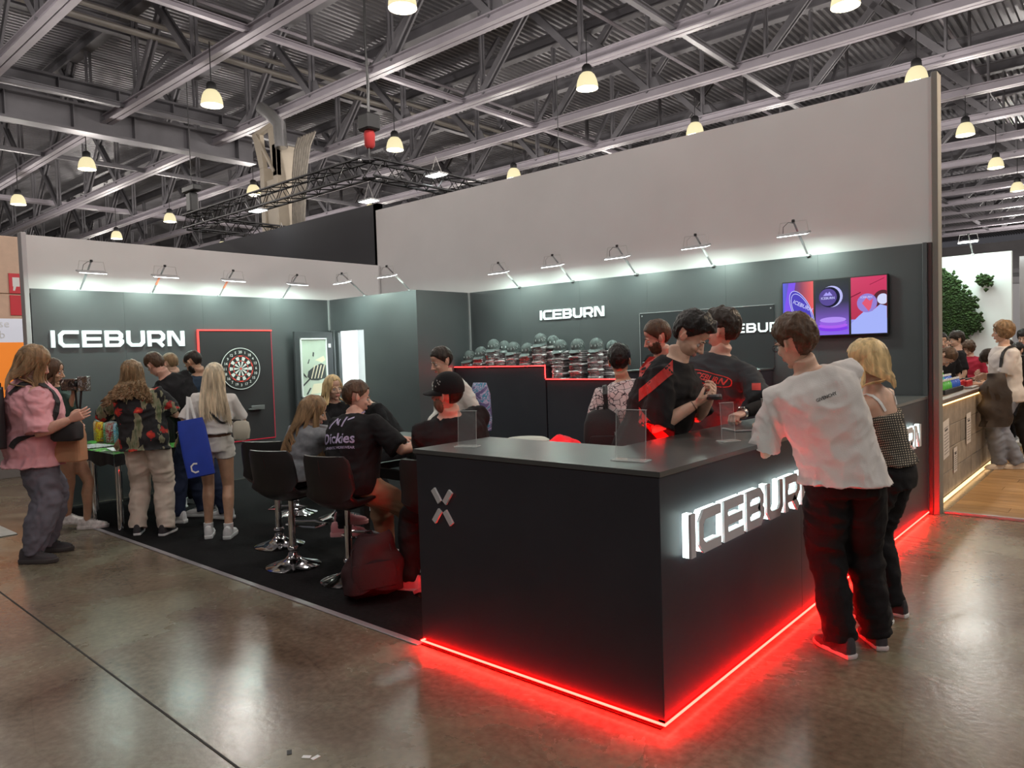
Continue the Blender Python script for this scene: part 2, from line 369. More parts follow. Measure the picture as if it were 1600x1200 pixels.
# ---------------------------------------------------------------- dartboard on a panel with a red light line
dp = empty('dart_backboard', (XL+.004,2.39,1.25)); tag(dp, 'dark dart panel outlined by a thin red light line', 'panel')
MB().cbox(.0,-.52,-.72,.02,.52,.78,.002).build('backing_board', mat('dart_backing',(.022,.020,.022),.5), dp)
M_redline = mat('red_outline_light', (.5,.03,.03), .5, emit=(1,.06,.05), es=1.6)
MB().cbox(.0,-.535,.78,.028,.535,.797,.002).cbox(.0,-.537,.05,.028,-.52,.797,.002).build('light_line', M_redline, dp)
MB().cbox(.0,.52,-.72,.018,.532,.78,.002).cbox(0,-.53,-.735,.018,.53,-.72,.002).build('light_line', mat('dim_red_outline',(.3,.02,.04),.5,emit=(.8,.02,.05),es=.25), dp)
db = empty('dartboard', (XL+.022,2.42,1.515)); tag(db, 'round dartboard with numbered black rim and white, black and red fields', 'dartboard')
M_dw = mat('dart_white', (.70,.72,.70), .7); M_db = mat('dart_black', (.015,.015,.015), .7); M_dr = mat('dart_red', (.75,.07,.05), .6)
def yz(r, a): return (r*math.sin(a), r*math.cos(a))
def annulus(b, r0, r1, a0, a1, x, n=2):
    vs = []; fs = []
    for i in range(n+1):
        a = a0+(a1-a0)*i/n
        for r in (r0, r1):
            y, z = yz(r, a); vs += [(x, y, z)]
    for i in range(n): fs.append((2*i, 2*i+1, 2*i+3, 2*i+2))
    b.add(vs, fs)
b = MB(); X_ = Vector((0,1,0)); Z_ = Vector((0,0,1))
b.loft([b.ring(Vector((0,0,0)), X_, Z_, .285,.285,64), b.ring(Vector((.03,0,0)), X_, Z_, .285,.285,64)]); b.build('board', M_db, db)
b = MB(); annulus(b,.276,.285,0,2*PI,.0315,64); b.build('rim_line', M_dw, db)
rg = [(.012,.085),(.085,.098),(.098,.16),(.16,.174)]
bw, br, bb = MB(), MB(), MB()
for i in range(20):
    a0 = (i-.5)*PI/10; a1 = (i+.5)*PI/10
    for r0, r1, k in ((.016,.10,0),(.10,.112,1),(.112,.165,2),(.165,.18,3)):
        if k in (0,): (bb if i%2==0 else bw).__class__; annulus(bb if i%2==0 else bw, r0, r1, a0, a1, .032)
        elif k == 2: annulus(bb if i%2==0 else bw, r0+.002, r1-.002, a0, a1, .032)
        else: annulus(br if i%2==0 else bb, r0, r1, a0, a1, .033)
annulus(br,.0,.016,0,2*PI,.033,20); annulus(br,.178,.1815,0,2*PI,.0334,48)
bw.build('field', M_dw, db); br.build('ring', M_dr, db); bb.build('field', M_db, db)
def text_mesh(s, size, depth=0.0, bold=False, shear=0):
    c = bpy.data.curves.new('t', 'FONT'); c.body = s; c.size = size; c.extrude = depth; c.align_x = 'CENTER'; c.align_y = 'CENTER'; c.shear = shear; c.resolution_u = 2
    if bold: c.offset = size*.02
    o = bpy.data.objects.new('t', c); COL.objects.link(o)
    me = bpy.data.meshes.new_from_object(o.evaluated_get(bpy.context.evaluated_depsgraph_get()))
    bpy.data.objects.remove(o); bpy.data.curves.remove(c)
    return me
def put_text(s, size, M, material, parent, name='lettering', depth=0, bold=False):
    me = text_mesh(s, size, depth, bold); me.transform(M); me.materials.clear(); me.materials.append(material)
    o = linkme(name, me, parent); return o
def basis(x, y, z, t): 
    m = Matrix((Vector(x), Vector(y), Vector(z))).transposed().to_4x4(); m.translation = t; return m
nums = [20,1,18,4,13,6,10,15,2,17,3,19,7,16,8,11,14,9,12,5]
for i, n_ in enumerate(nums):
    y, z = yz(.225, i*PI/10); put_text(str(n_), .05, basis((0,1,0),(0,0,1),(1,0,0),(.0325,y,z)), M_dw, db, 'number', bold=True)
dart = MB().tube([(.035,.03,-.02),(.13,.035,-.01)], [.003,.005], 6).tube([(.13,.035,-.01),(.17,.037,-.006)],[.012,.012],4,flat=.2).build('dart', M_dw, None); 
dart.location = (XL+.022,2.42,1.515); tag(dart, 'small dart stuck just right of the bull', 'dart')
sh = empty('dart_tray', (XL+.02,2.62,.97)); tag(sh, 'small grey tray under the dartboard', 'tray')
MB().cbox(0,-.10,-.03,.09,.10,-.015).cbox(.08,-.10,-.015,.09,.10,.03).build('tray', mat('dark_grey_plastic',(.12,.12,.12),.5), sh)
# ---------------------------------------------------------------- storage door leaf with framed mirror, its reflection painted as flat shapes
dl = empty('storage_door', (-7.74,3.55,0)); tag(dl, 'open black storage door carrying a framed mirror with a painted reflection', 'door')
MB().cbox(-.02,-.34,.01,.02,.31,2.02,.003).build('door_leaf', mat('door_satin_black',(.05,.053,.057),.35), dl)
MB().cbox(-.03,.32,.0,.03,.36,2.04,.003).build('door_jamb', mat('door_jamb_grey',(.09,.095,.10),.35), dl)
MB().cbox(.02,.225,1.78,.026,.27,1.84,.002).build('paper_tag', M_white, dl)
b = MB(); 
for q in ((-.26,1.06,-.24,1.92),(.17,1.06,.19,1.92),(-.26,1.06,.19,1.08),(-.26,1.90,.19,1.92)): b.cbox(.02,q[0],q[1],.045,q[2],q[3],.003)
fr_ = b.build('mirror_frame', M_white, dl)
mirror_pane = MB().box(.021,-.24,1.08,.028,.17,1.90).build('picture', mat('mirror_pale_green',(.52,.60,.50),.25,var=.1,vscale=3), dl)  # mirror pane: pale ground of the reflection, painted as plain colour
b = MB(); P_ = lambda a,c,d: (.029+d,a,c)
b.prism([(-.16,1.36),(-.14,1.44),(-.05,1.50),(.08,1.55),(.16,1.52),(.16,1.33),(.02,1.30),(-.10,1.31)], P_, .002)
b.prism([(-.23,1.22),(-.10,1.33),(-.11,1.35),(-.23,1.25)], P_, .002).prism([(-.22,1.38),(-.17,1.34),(-.17,1.36),(-.22,1.42)], P_, .002)
b.prism([(-.19,1.10),(-.12,1.20),(-.10,1.19),(-.16,1.10)], P_, .002).prism([(-.15,1.55),(-.12,1.62),(-.11,1.61),(-.13,1.55)], P_, .002).prism([(-.06,1.66),(-.05,1.72),(-.03,1.71),(-.04,1.65)], P_, .002)
b.build('dark_print', mat('print_dark',(.05,.055,.055),.4), mirror_pane)
b = MB(); 
for k in range(4): b.prism([(-.10+k*.055,1.33),(-.085+k*.055,1.33),(-.02+k*.055,1.52),(-.035+k*.055,1.53)], lambda a,c,d:(.0315+d,a,c), .001)
b.prism([(-.02,1.60),(.13,1.66),(.16,1.60),(.10,1.56)], P_, .001).prism([(-.12,1.10),(.16,1.12),(.16,1.26),(-.06,1.25)], P_, .001)
b.build('pale_print', mat('print_pale',(.72,.66,.48),.4), mirror_pane)
# ---------------------------------------------------------------- wall screen
tv = empty('wall_screen', (-.825,Y2,1.965)); tag(tv, 'black wall-mounted screen showing three bright advert panels', 'screen')
MB().cbox(-.50,-.055,-.285,.50,-.01,.285,.004).build('housing', M_black, tv)
def scr(name, ptsl, col, es, lay, parent):
    ptsl = [(max(-.49,min(.489,a)), max(-.271,min(.271,c))) for a, c in ptsl]
    b = MB(); vs = [(a, -.0552-.0005*lay, c) for a, c in ptsl]; b.add(vs, [tuple(range(len(vs)))])
    return b.build(name, mat('screen_'+name+'_%02x%02x%02x' % tuple(int(min(.99,c)*255) for c in col), (0,0,0), .25, emit=col, es=es), parent)
def circ(cx, cz, r, n=28, rz=None, a0=0, a1=2*PI): return [(cx+r*math.cos(a0+(a1-a0)*i/n), cz+(rz or r)*math.sin(a0+(a1-a0)*i/n)) for i in range(n)]
def gradmat(name, stops, axis, lo, hi, es=1):
    M = bpy.data.materials.new(name); M.use_nodes = True; nt = M.node_tree; b = nt.nodes['Principled BSDF']; b.inputs['Base Color'].default_value = (0,0,0,1)
    tc = nt.nodes.new('ShaderNodeTexCoord'); sp = nt.nodes.new('ShaderNodeSeparateXYZ'); nt.links.new(tc.outputs['Object'], sp.inputs[0])
    mr = nt.nodes.new('ShaderNodeMapRange'); mr.inputs[1].default_value = lo; mr.inputs[2].default_value = hi; nt.links.new(sp.outputs[axis], mr.inputs[0])
    r = ramp(nt, mr.outputs[0], stops); nt.links.new(r.outputs[0], b.inputs['Emission Color']); b.inputs['Emission Strength'].default_value = es; return M
def panel(x0, x1, M, name='advert'):
    b = MB(); b.add([(x0,-.0553,-.272),(x1,-.0553,-.272),(x1,-.0553,.272),(x0,-.0553,.272)], [(0,1,2,3)]); return b.build(name, M, tv)
p1 = panel(-.49,-.185, gradmat('advert_purple', [(0,(.10,.12,.75)),(.35,(.10,.03,.25)),(.6,(.25,.04,.10)),(1,(.85,.10,.10))], 0, -.49, -.185))
p2_ = panel(-.165,.15, gradmat('advert_violet', [(0,(.25,.12,.85)),(.3,(.16,.08,.45)),(.6,(.02,.02,.06)),(1,(.004,.004,.008))], 2, -.27, .27))
p3_ = panel(.17,.49, gradmat('advert_crimson', [(0,(.25,.28,.8)),(.25,(.3,.32,.85)),(.26,(.45,.02,.07)),(1,(.62,.03,.12))], 2, -.27, .27))
scr('beam', [(-.49,-.27),(-.44,-.27),(-.36,.27),(-.43,.27),(-.47,.05)], (.22,.10,.85), 1, 1, p1)
scr('tin', [(x*1.0, z) for x, z in [( -.30+.14*math.cos(a)*.8-.05*math.sin(a), -.02+.2*math.sin(a)-.05*math.cos(a)) for a in [2*PI*i/28 for i in range(28)]]], (.08,.06,.5), 1, 2, p1)
b = MB()
for rr in (1.0,.86): 
    pts = [Vector((-.30+.14*rr*math.cos(a)*.8-.05*rr*math.sin(a), -.0575, -.02+.2*rr*math.sin(a)-.05*rr*math.cos(a))) for a in [2*PI*i/28 for i in range(29)]]
    b.tube(pts, .003, 4, False)
b.build('tin_outline', mat('screen_line',(0,0,0),.3,emit=(.55,.55,.95),es=1), p1)
put_text('ICEBURN', .052, basis(Vector((.85,0,-.45)).normalized(), Vector((.45,0,.85)).normalized(), (0,-1,0), (-.29,-.058,.03)), MATS['screen_line'], p1, bold=True)
scr('crescent', circ(-.01,.105,.105,24), (.5,.5,.9), 1, 1, p2_)
scr('disc_back', circ(-.03,.10,.10,24), (.01,.01,.03), 1, 2, p2_)
scr('disc', circ(-.045,.10,.085,24), (.10,.07,.30), 1, 3, p2_)
put_text('ICEBURN', .032, basis((1,0,0),(0,0,1),(0,-1,0),(-.045,-.058,.09)), MATS['screen_line'], p2_, bold=True)
scr('peak', [(-.09,.115),(-.06,.15),(-.045,.135),(-.03,.155),(-.0,.115)], (.4,.35,.9), 1, 4, p2_)
for k in range(4): scr('podium', circ(0.0,-.125-.028*k,.125+.006*k,24,.028), [(.45,.28,.9),(.30,.12,.75),(.42,.12,.85),(.22,.05,.8)][k], 1, 1+(4-k), p2_)
scr('ice', [(.17,-.272),(.49,-.272),(.49,-.02),(.43,-.0),(.36,-.06),(.30,-.05),(.24,-.10),(.17,-.17)], (.38,.45,.95), 1, 2, p3_)
scr('moon_ring', circ(.455,.05,.085), (.10,.02,.03), 1, 1, p3_); scr('moon', [p for p in circ(.455,.05,.05)], (.65,.68,.95), 1, 3, p3_)
scr('puck', circ(.315,.02,.09), (.30,.22,.65), 1, 4, p3_); scr('puck_mark', [(.27,.02),(.31,.07),(.34,.04),(.37,.06),(.35,-.03),(.33,-.06)], (.75,.10,.18), 1, 5, p3_)
put_text('ICEBURN', .026, basis((1,0,0),(0,0,1),(0,-1,0),(.31,-.0582,.075)), MATS['screen_line'], p3_, bold=True)
scr('crack', [(.34,.19),(.47,.245),(.47,.25),(.34,.195)], (.2,.01,.04), 1, 2, p3_); scr('crack', [(.17,.08),(.26,.12),(.26,.13),(.17,.09)], (.2,.01,.04), 1, 2, p3_)
# ---------------------------------------------------------------- stepped cabinets with red light strips
cb = empty('display_cabinet', (0,0,0)); tag(cb, 'black stepped display cabinet along the back wall carrying caps and packs', 'cabinet')
YF = 4.58
for x0, x1, h in ((-5.86,-4.24,1.45),(-4.22,-3.1,1.28),(-3.08,-1.45,1.37)):
    MB().cbox(x0,YF+.01,0,x1,Y2-.001,h-.02,.003).build('cabinet_body', M_counter, cb)
    MB().cbox(x0-.005,YF-.005,h-.02,x1+.005,Y2-.001,h,.003).build('cabinet_top', M_counter_top, cb)
    if x0 < -3.2: MB().cbox(x0,YF-.012,h-.016,x1,YF-.004,h-.008,.001).build('light_strip', mat('red_shelf_strip',(.4,.02,.02),.5,emit=(1,.012,.012),es=22), cb)
MB().cbox(-4.232,YF-.012,1.28,-4.224,YF-.004,1.45,.001).build('light_strip', MATS['red_shelf_strip'], cb)
# caps and wrapped packs
M_cap = mat('dark_cap_cloth', (.085,.10,.10), .9, var=.15, vscale=30, bump=.2, bscale=250)
M_capl = mat('cap_patch', (.45,.5,.5), .5)
def make_cap(lb):
    r = empty('baseball_cap', (0,0,0)); b = MB(); n = 24; rings = []
    for k in range(9):
        t = k/8*PI/2; rings.append(b.ring(Vector((0,.0,.025+.105*math.sin(t))), Vector((1,0,0)), Vector((0,1,0)), max(.085*math.cos(t)**.85,.002), max(.098*math.cos(t)**.85,.002), n))
    rings.insert(0, b.ring(Vector((0,0,0)), Vector((1,0,0)), Vector((0,1,0)), .082,.096,n))
    b.loft(rings); cr = b.build('crown', M_cap, r, True)
    MB().lathe([(.009,.129),(.008,.134),(.001,.136)], n=10).build('button', M_cap, cr, True)
    b = MB()
    for k in range(3):
        a = k*PI/3; pts = [Vector((.086*math.cos(t)**.85*math.cos(a)*1.0 if abs(t)<PI/2 else 0, 0, 0)) for t in [0]]
        arc = []
        for q in range(13):
            t = -PI/2+PI*q/12; s_ = math.copysign(1,t); rr = abs(math.cos(PI/2-abs(t)+0))
            th = PI/2-abs(t); arc.append((math.cos(a)*s_*.0865*math.cos(th)**.85 if th<PI/2 else 0, math.sin(a)*s_*.0995*math.cos(th)**.85 if th<PI/2 else 0, .0255+.1055*math.sin(th)))
        b.tube(arc[:6]+arc[7:], .0015, 4)
    b.build('seams', M_black, cr)
    vs = []; fs = []; m_ = 14
    for i in range(m_+1):
        a = PI+PI*i/m_                     # front half, facing -Y
        x, y = math.cos(a), math.sin(a)
        for rr_, dz in ((1.0,.012),(1.0,.007),):
            pass
        inner = Vector((.083*x,.093*y,.012)); outer = Vector((.083*x*1.05,.093*y-.080*max(0,-y)**.6,.004-.012*x*x-.014*(-y)))
        vs += [inner, outer, outer+Vector((0,0,-.005)), inner+Vector((0,0,-.005))]
    for i in range(m_):
        a = 4*i; c = a+4; fs += [(a,a+1,c+1,c),(a+1,a+2,c+2,c+1),(a+2,a+3,c+3,c+2),(a+3,a,c,c+3)]
    MB().add(vs, fs).build('brim', M_cap, r, True)
    b = MB(); vs = []
    for (u, v) in [(-.032,.045),(.032,.045),(.032,.068),(-.032,.068)]:
        vs.append((u, -.0985*math.sqrt(max(0,1-(u/.0865)**2))*math.cos(math.asin(min(1,(v-.02)/.11)))**.85-.004, v))
    b.add(vs, [(0,1,2,3)]); b.build('front_patch', M_capl, r)
    b = MB()
    for k in range(7):
        a = random.uniform(.45,1.25); v = random.uniform(.04,.08); cs = math.cos(math.asin((v-.02)/.11))**.85
        c = Vector((.090*cs*math.cos(-a+.35), .102*cs*math.sin(-a+.35), v+.004)); nrm = Vector((math.cos(-a+.35), math.sin(-a+.35), .3)).normalized()
        u = nrm.cross(Vector((0,0,1))).normalized()*.006; w = Vector((0,0,.006)); b.add([c-u-w*.3, c+u*.3-w, c+u+w*.4, c-u*.2+w], [(0,1,2,3)])
    b.build('side_print', M_capl, r)
    tag(r, lb, 'cap', 'caps on the back wall cabinet'); return r
M_pack = mat('wrapped_pack', (.13,.11,.115), .2, var=.8, vscale=24, bump=1.0, bscale=45, coat=1.0, spec=1)
M_pack2 = mat('wrapped_pack_clear', (.55,.53,.55), .15, var=.5, vscale=20, bump=1.0, bscale=40, coat=1.0, spec=1)
PK = []
def pack_mesh(seed):
    rnd = random.Random(seed); b = MB(); n = 20; rings = []
    for z, s_ in ((0,.90),(.006,1.0),(.016,1.0),(.023,.93)):
        rings.append([Vector((c.x*s_*(1+rnd.uniform(-.05,.05)), c.y*s_*(1+rnd.uniform(-.05,.05)), z+rnd.uniform(-.003,.003))) for c in b.ring(Vector((0,0,0)), Vector((1,0,0)), Vector((0,1,0)), .098,.115,n,5)])
    b.loft(rings); return b
pack_me = []
for sd in range(4):
    o = pack_mesh(sd).build('p', M_pack if sd < 3 else M_pack2, None, True); pack_me.append(o.data); bpy.data.objects.remove(o)
cap0 = None
# x, shelf height, number of packs under it, cap?, cap yaw
LAB = ['first from the left end','second from the left','third from the left, on the tall pile','left of the gap in the middle','just right of the gap','highest one in the middle','tucked behind the highest one','at the left of the right-hand trio','middle one of the right-hand trio','rightmost of all','behind the third one','hanging back beside the rightmost']
items = [(-5.66,1.45,3,1,.1),(-5.44,1.45,5,1,.15),(-5.2,1.45,9,1,.2),(-4.84,1.45,7,1,.1),(-4.60,1.45,6,1,.2),(-4.38,1.45,11,1,.25),(-4.06,1.28,15,1,.1),(-3.79,1.28,15,1,.1),(-3.51,1.28,15,1,.15)]
cap_i = 0
pidx = 0
ORD = ['first','second','third','fourth','fifth','sixth','seventh','eighth','ninth','tenth','eleventh','twelfth','thirteenth','fourteenth','fifteenth','sixteenth']
heights = ['lowest pile','low pile','tall pile','medium pile','short pile','tallest pile on the upper step','left pile on the lower step','middle pile on the lower step','right pile on the lower step']
for si, (x, h, n_, c_, yw) in enumerate(items):
    z = h+.0005
    for k in range(n_):
        dz = .0235 if si < 6 else .0225
        o = linkme('wrapped_shirt', pack_me[3 if (si*7+k*5) % 4 == 0 else (si*5+k*3) % 3]); o.location = (x+random.uniform(-.008,.008), YF+.125+random.uniform(-.008,.008), z); o.rotation_euler = (0,0,random.uniform(-.06,.06)); z += dz
        tag(o, '%s wrapped shirt up in the %s' % (ORD[k], heights[si]), 'packed shirt', 'plastic-wrapped shirts piled on the back cabinet')
    lb = 'dark cap with pale front patch, '+LAB[[0,1,2,3,4,5,7,8,9][si]]
    if cap0 is None: cap0 = c = make_cap(lb)
    else: c = copy_tree(cap0); c['label'] = lb
    c.location = (x, YF+.11, z+.018); c.rotation_euler = (.22,0,yw)
for (x, y, z, yw, lb) in ((-4.26,4.80,1.45+.245,.5,'dark cap with white side print, '+LAB[6]),(-5.12,4.82,1.45+.205,.6,'dark cap with white side print, '+LAB[10]),(-3.36,4.80,1.28+.32,.7,'dark cap with white side print, '+LAB[11])):
    c = copy_tree(cap0); c['label'] = lb; c.location = (x,y,z); c.rotation_euler = (.15,0,yw)
# packs behind that carry those three caps, and small heaps between
for (x, y, h, n_, nm) in ((-4.26,4.80,1.45,10,'rear pile behind the tallest'),(-5.12,4.81,1.45,8,'rear pile at the left'),(-3.36,4.80,1.28,14,'rear pile at the right end'),(-5.02,YF+.13,1.45,4,'flat heap before the gap')):
    z = h+.0005
    for k in range(n_):
        o = linkme('wrapped_shirt', pack_me[(k*3+1) % 4]); o.location = (x+random.uniform(-.01,.01), y+random.uniform(-.01,.0), z); o.rotation_euler = (0,0,random.uniform(-.08,.08)); z += .0235
        tag(o, '%s wrapped shirt up in the %s' % (ORD[k], nm), 'packed shirt', 'plastic-wrapped shirts in the '+nm)
# acrylic-fronted board with a sign behind the right-hand cabinet
bd = empty('notice_board', (-2.23,Y2,1.70)); tag(bd, 'thin dark board with a pale edge on the wall left of the screen', 'board')
MB().cbox(-.81,-.012,-.33,.80,-.001,.33,.001).build('board', mat('board_dark',(.035,.037,.04),.3), bd)
MB().cbox(-.815,-.016,.33,.805,-.001,.336,.001).cbox(-.817,-.016,-.33,-.811,-.001,.33,.001).build('edge', M_alu, bd)
for xx in (-.78,.77): MB().cbox(xx-.008,-.02,.29,xx+.008,-.012,.306,.002).build('stud', M_alu, bd)
# products on the right-hand cabinet
def bottle(loc, r, h, M, lb, cat='bottle', cap=True, group='small goods on the back cabinet'):
    t = empty('bottle', loc); MB().lathe([(r*.85,0),(r,.006),(r,h*.68),(r*.5,h*.80),(r*.42,h*.86)], n=16).build('body', M, t, True)
    if cap: MB().lathe([(r*.55,h*.86),(r*.55,h),(r*.3,h+.002)], n=14).build('cap', M_black, t, True)
    tag(t, lb, cat, group); return t
M_redpl = mat('red_plastic', (.75,.03,.02), .3, coat=.5); M_clearp = mat('frosted_plastic', (.5,.55,.55), .25)
bottle((-2.82,YF+.06,1.37),.035,.12,M_black,'short black bottle at the left of the small goods')
bottle((-2.72,YF+.05,1.37),.04,.16,M_redpl,'red bottle beside the short black one')
bottle((-1.98,YF+.10,1.37),.035,.17,M_redpl,'red bottle behind the black card box')
bottle((-2.16,YF+.08,1.37),.03,.10,M_clearp,'frosted bottle left of the black card box')
kb = empty('card_box', (-2.02,YF+.03,1.37)); tag(kb, 'black card box with two round white marks on its front', 'box')
MB().cbox(-.055,-.02,0,.055,.03,.155,.002).build('box', M_black, kb)
bb_ = MB()
for cx in (-.022,.022): bb_.loft([bb_.ring(Vector((cx,-.0205-d_,.10)), Vector((1,0,0)), Vector((0,0,1)), .017,.017,18) for d_ in (0,.001)])
bb_.build('round_mark', mat('mark_white',(.6,.62,.62),.5), kb)
put_text('ICEBURN', .02, basis((1,0,0),(0,0,1),(0,-1,0),(0,-.0215,.06)), MATS['mark_white'], kb)
for k, (x, w) in enumerate(((-2.30,.10),(-2.42,.07),(-1.84,.12),(-2.56,.08))):
    o = MB().cbox(-w/2,-.04,0,w/2,.04,.03+.02*(k%2),.004).build('blister_tray', M_clearp); o.location = (x,YF+.08,1.37)
    tag(o, ['frosted tray next to the card box','small frosted tray left of the card box','wide frosted tray right of the card box','frosted tray among the small goods, far left'][k], 'tray', 'small goods on the back cabinet')
MB().cbox(-2.95,YF-.04,1.372,-1.55,YF+.2,1.378,.002).build('glass_shelf', mat('shelf_glass',(.55,.7,.7),.1,alpha=.6), cb)
# ---------------------------------------------------------------- acrylic sign holders
def holder(loc, rz, w, h, lb, lean=.06, double=True):
    t = empty('sign_holder', loc, rz); tag(t, lb, 'sign holder', 'clear acrylic sign holders on the counter')
    b = MB(); b.cbox(-w/2,-.002,.012,w/2,.0015,h,.0007)
    if double: b.cbox(-w/2,.005,.012,w/2,.0085,h,.0007)
    for v in range(len(b.v)): x, y, z = b.v[v]; b.v[v] = (x, y+lean*z, z)
    b.build('clear_sheet', M_acry, t)
    MB().cbox(-w/2-.012,-.035,.0005,w/2+.012,.04,.007,.002).build('foot', mat('acrylic_foot',(.75,.8,.78),.06,alpha=.45,spec=1), t)
    b = MB(); b.cbox(-w/2-.001,lean*h-.003,h-.002,w/2+.001,lean*h+.01,h,.0006)
    for s_ in (-1,1): b.tube([(s_*w/2,0,.01),(s_*w/2,lean*h,h)],.0012,4)
    b.build('polished_edge', mat('acrylic_edge',(.62,.66,.65),.2,alpha=.7), t)
    return t
holder((-1.31,.20,1.1), .35, .11, .20, 'small clear sign holder at the left end of the counter')
holder((-.26,.20,1.1), .10, .15, .235, 'large clear sign holder near the front corner of the counter')
holder((-.17,1.04,1.1), 1.05, .085, .21, 'clear sign holder in the middle of the side counter')
holder((-.15,1.55,1.1), 1.0, .085, .20, 'clear sign holder in front of the man in white')
lt = empty('laptop_tray', (-.30,1.62,1.1), .9); tag(lt, 'flat grey tablet lying on the side counter', 'tablet')
MB().cbox(-.14,-.09,.0,.14,.09,.012,.004).build('body', M_alu, lt); MB().cbox(-.13,-.08,.012,.13,.08,.0135,.001).build('screen', M_counter_top, lt)
cup = empty('paper_cup', (-.20,1.72,1.1)); tag(cup, 'brown paper cup topped with crumpled silver wrappers beside the man in white', 'cup')
MB().lathe([(.032,0),(.045,.125),(.047,.128),(.043,.128)], n=20).build('cup', mat('kraft_paper',(.42,.30,.20),.7), cup, True)
b = MB()
for k in range(22):
    c = Vector((random.uniform(-.03,.03), random.uniform(-.03,.03), .12+random.uniform(0,.045))); u = Vector([random.uniform(-1,1) for _ in range(3)]).normalized()*.018; w = u.orthogonal().normalized()*.014
    b.add([c-u, c+w, c+u, c-w+Vector((0,0,.01))], [(0,1,2),(0,2,3)])
b.build('wrappers', mat('silver_wrap',(.6,.6,.65),.15,.9), cup)
lr = empty('leaflet_rack', (-.14,3.45,1.1), PI/2); tag(lr, 'stand of upright white leaflets on the counter behind the blonde woman', 'leaflet rack')
MB().cbox(-.16,-.05,0,.16,.05,.012).build('base', M_acry, lr)
for k in range(7): MB().cbox(-.15+k*.044,-.03,.012,-.115+k*.044,.0,.25-.006*k,.001).build('leaflet', M_white, lr)
# red cloth bundle and beige round seat seen past the counter
bm = bmesh.new(); bmesh.ops.create_icosphere(bm, subdivisions=4, radius=.1)
for v in bm.verts:
    d = noise.noise(v.co*9)*.035+noise.noise(v.co*22)*.012; v.co += v.co.normalized()*(d-.01); v.co.z *= .9; v.co.x *= 1.25
me = bpy.data.meshes.new('c'); bm.to_mesh(me); bm.free(); me.polygons.foreach_set('use_smooth',[True]*len(me.polygons)); me.materials.append(mat('scarlet_cloth',(.75,.03,.05),.8,var=.2,vscale=12))
me.name='red_jacket'; rc = linkme('red_jacket', me); rc.location = (-1.10,.80,1.03); tag(rc, 'bundled scarlet jacket behind the front counter', 'jacket')
# ---------------------------------------------------------------- hall roof
ZD = 10.6
b = MB(); x = -62.0; prof = []
while x < 24:
    prof += [(x,0),(x+.075,0),(x+.09,.09),(x+.175,.09)]; x += .19
prof.append((x,0)); vs = []
for px_, pz in prof: vs += [(px_,-14,ZD+pz),(px_,75,ZD+pz)]
fs = [(2*i,2*i+1,2*i+3,2*i+2) for i in range(len(prof)-1)]
ceil = b.add(vs, fs).build('ceiling', M_deck); struct(ceil, 'ribbed steel roof deck of the exhibition hall')
MB().box(-63,-14.3,ZD+.3,24,75,ZD+.4).build('roof_skin', M_steel, ceil)
ZB_, ZT = 8.0, 10.25
XS = [-11.7-6*k for k in range(-5, 8)]          # panel points of the trusses
def truss_y(k): return 2.13+2.93*k
diag_me = {}
def piece(key, mk, M=None):
    if key not in diag_me:
        o = mk().build('p', M or M_steel, None); diag_me[key] = o.data; bpy.data.objects.remove(o)
    return diag_me[key]
def put(name, me, parent, loc): o = linkme(name, me, parent); o.location = loc; return o
def diag(dx, dz): 
    def f():
        b = MB(); b.bar((0,-.06,0),(dx,-.06,dz),.05,.15,(0,0,1)); b.bar((0,.06,0),(dx,.06,dz),.05,.15,(0,0,1)); return b
    return f
def ibeam(b, a, c, w, h, tf=.02, tw=.014):
    a = Vector(a); c = Vector(c); Z = Vector((0,0,1))
    b.bar(a+Z*(h/2-tf/2), c+Z*(h/2-tf/2), w, tf); b.bar(a-Z*(h/2-tf/2), c-Z*(h/2-tf/2), w, tf); b.bar(a, c, tw, h-2*tf)
def truss_chords(x0, x1):
    def f():
        b = MB()
        for sg in (-1,1): b.bar((x0,sg*.078,ZB_-.085),(x1,sg*.078,ZB_-.085),.125,.03); b.bar((x0,sg*.022,ZB_+.01),(x1,sg*.022,ZB_+.01),.018,.20)
        b.bar((x0,0,ZB_+.11),(x1,0,ZB_+.11),.20,.03); return b
    return f
for k in range(-3, 17):
    y = truss_y(k); far = k > 9
    x0, x1 = (-19.0, 22) if k < 1 else (-60, 22)
    tr = put('roof_truss', piece(('ch', x0), truss_chords(x0, x1), M_steel_lt), ceil, (0,y,0))
    put('top_chord', piece(('tc', x0), lambda: (lambda b: (ibeam(b,(x0,0,ZT),(x1,0,ZT),.26,.34,.03,.02), b)[1])(MB())), tr, (0,0,0))
    for xx in [q for q in [22-3*i for i in range(28)] if q > x0 and q < 6]:
        i = round((22-xx)/3)
        if far and xx < -32: continue
        put('post', piece('post', lambda: MB().bar((0,-.05,0),(0,-.05,ZT-ZB_-.3),.06,.05).bar((0,.05,0),(0,.05,ZT-ZB_-.3),.06,.05)), tr, (xx,0,ZB_+.1))
        dxx = 1.9 if i % 2 else -1.9
        put('diagonal', piece(('d', i%2), diag(dxx, ZT-ZB_-.25)), tr, (xx,0,ZB_+.1))
        if not far and i % 2 == 0: put('gusset', piece('gus', lambda: MB().prism([(-.35,.09),(.35,.09),(.18,.42),(-.18,.42)], lambda a,c,d: (a,d-.006,c), .012)), tr, (xx,0,ZB_))
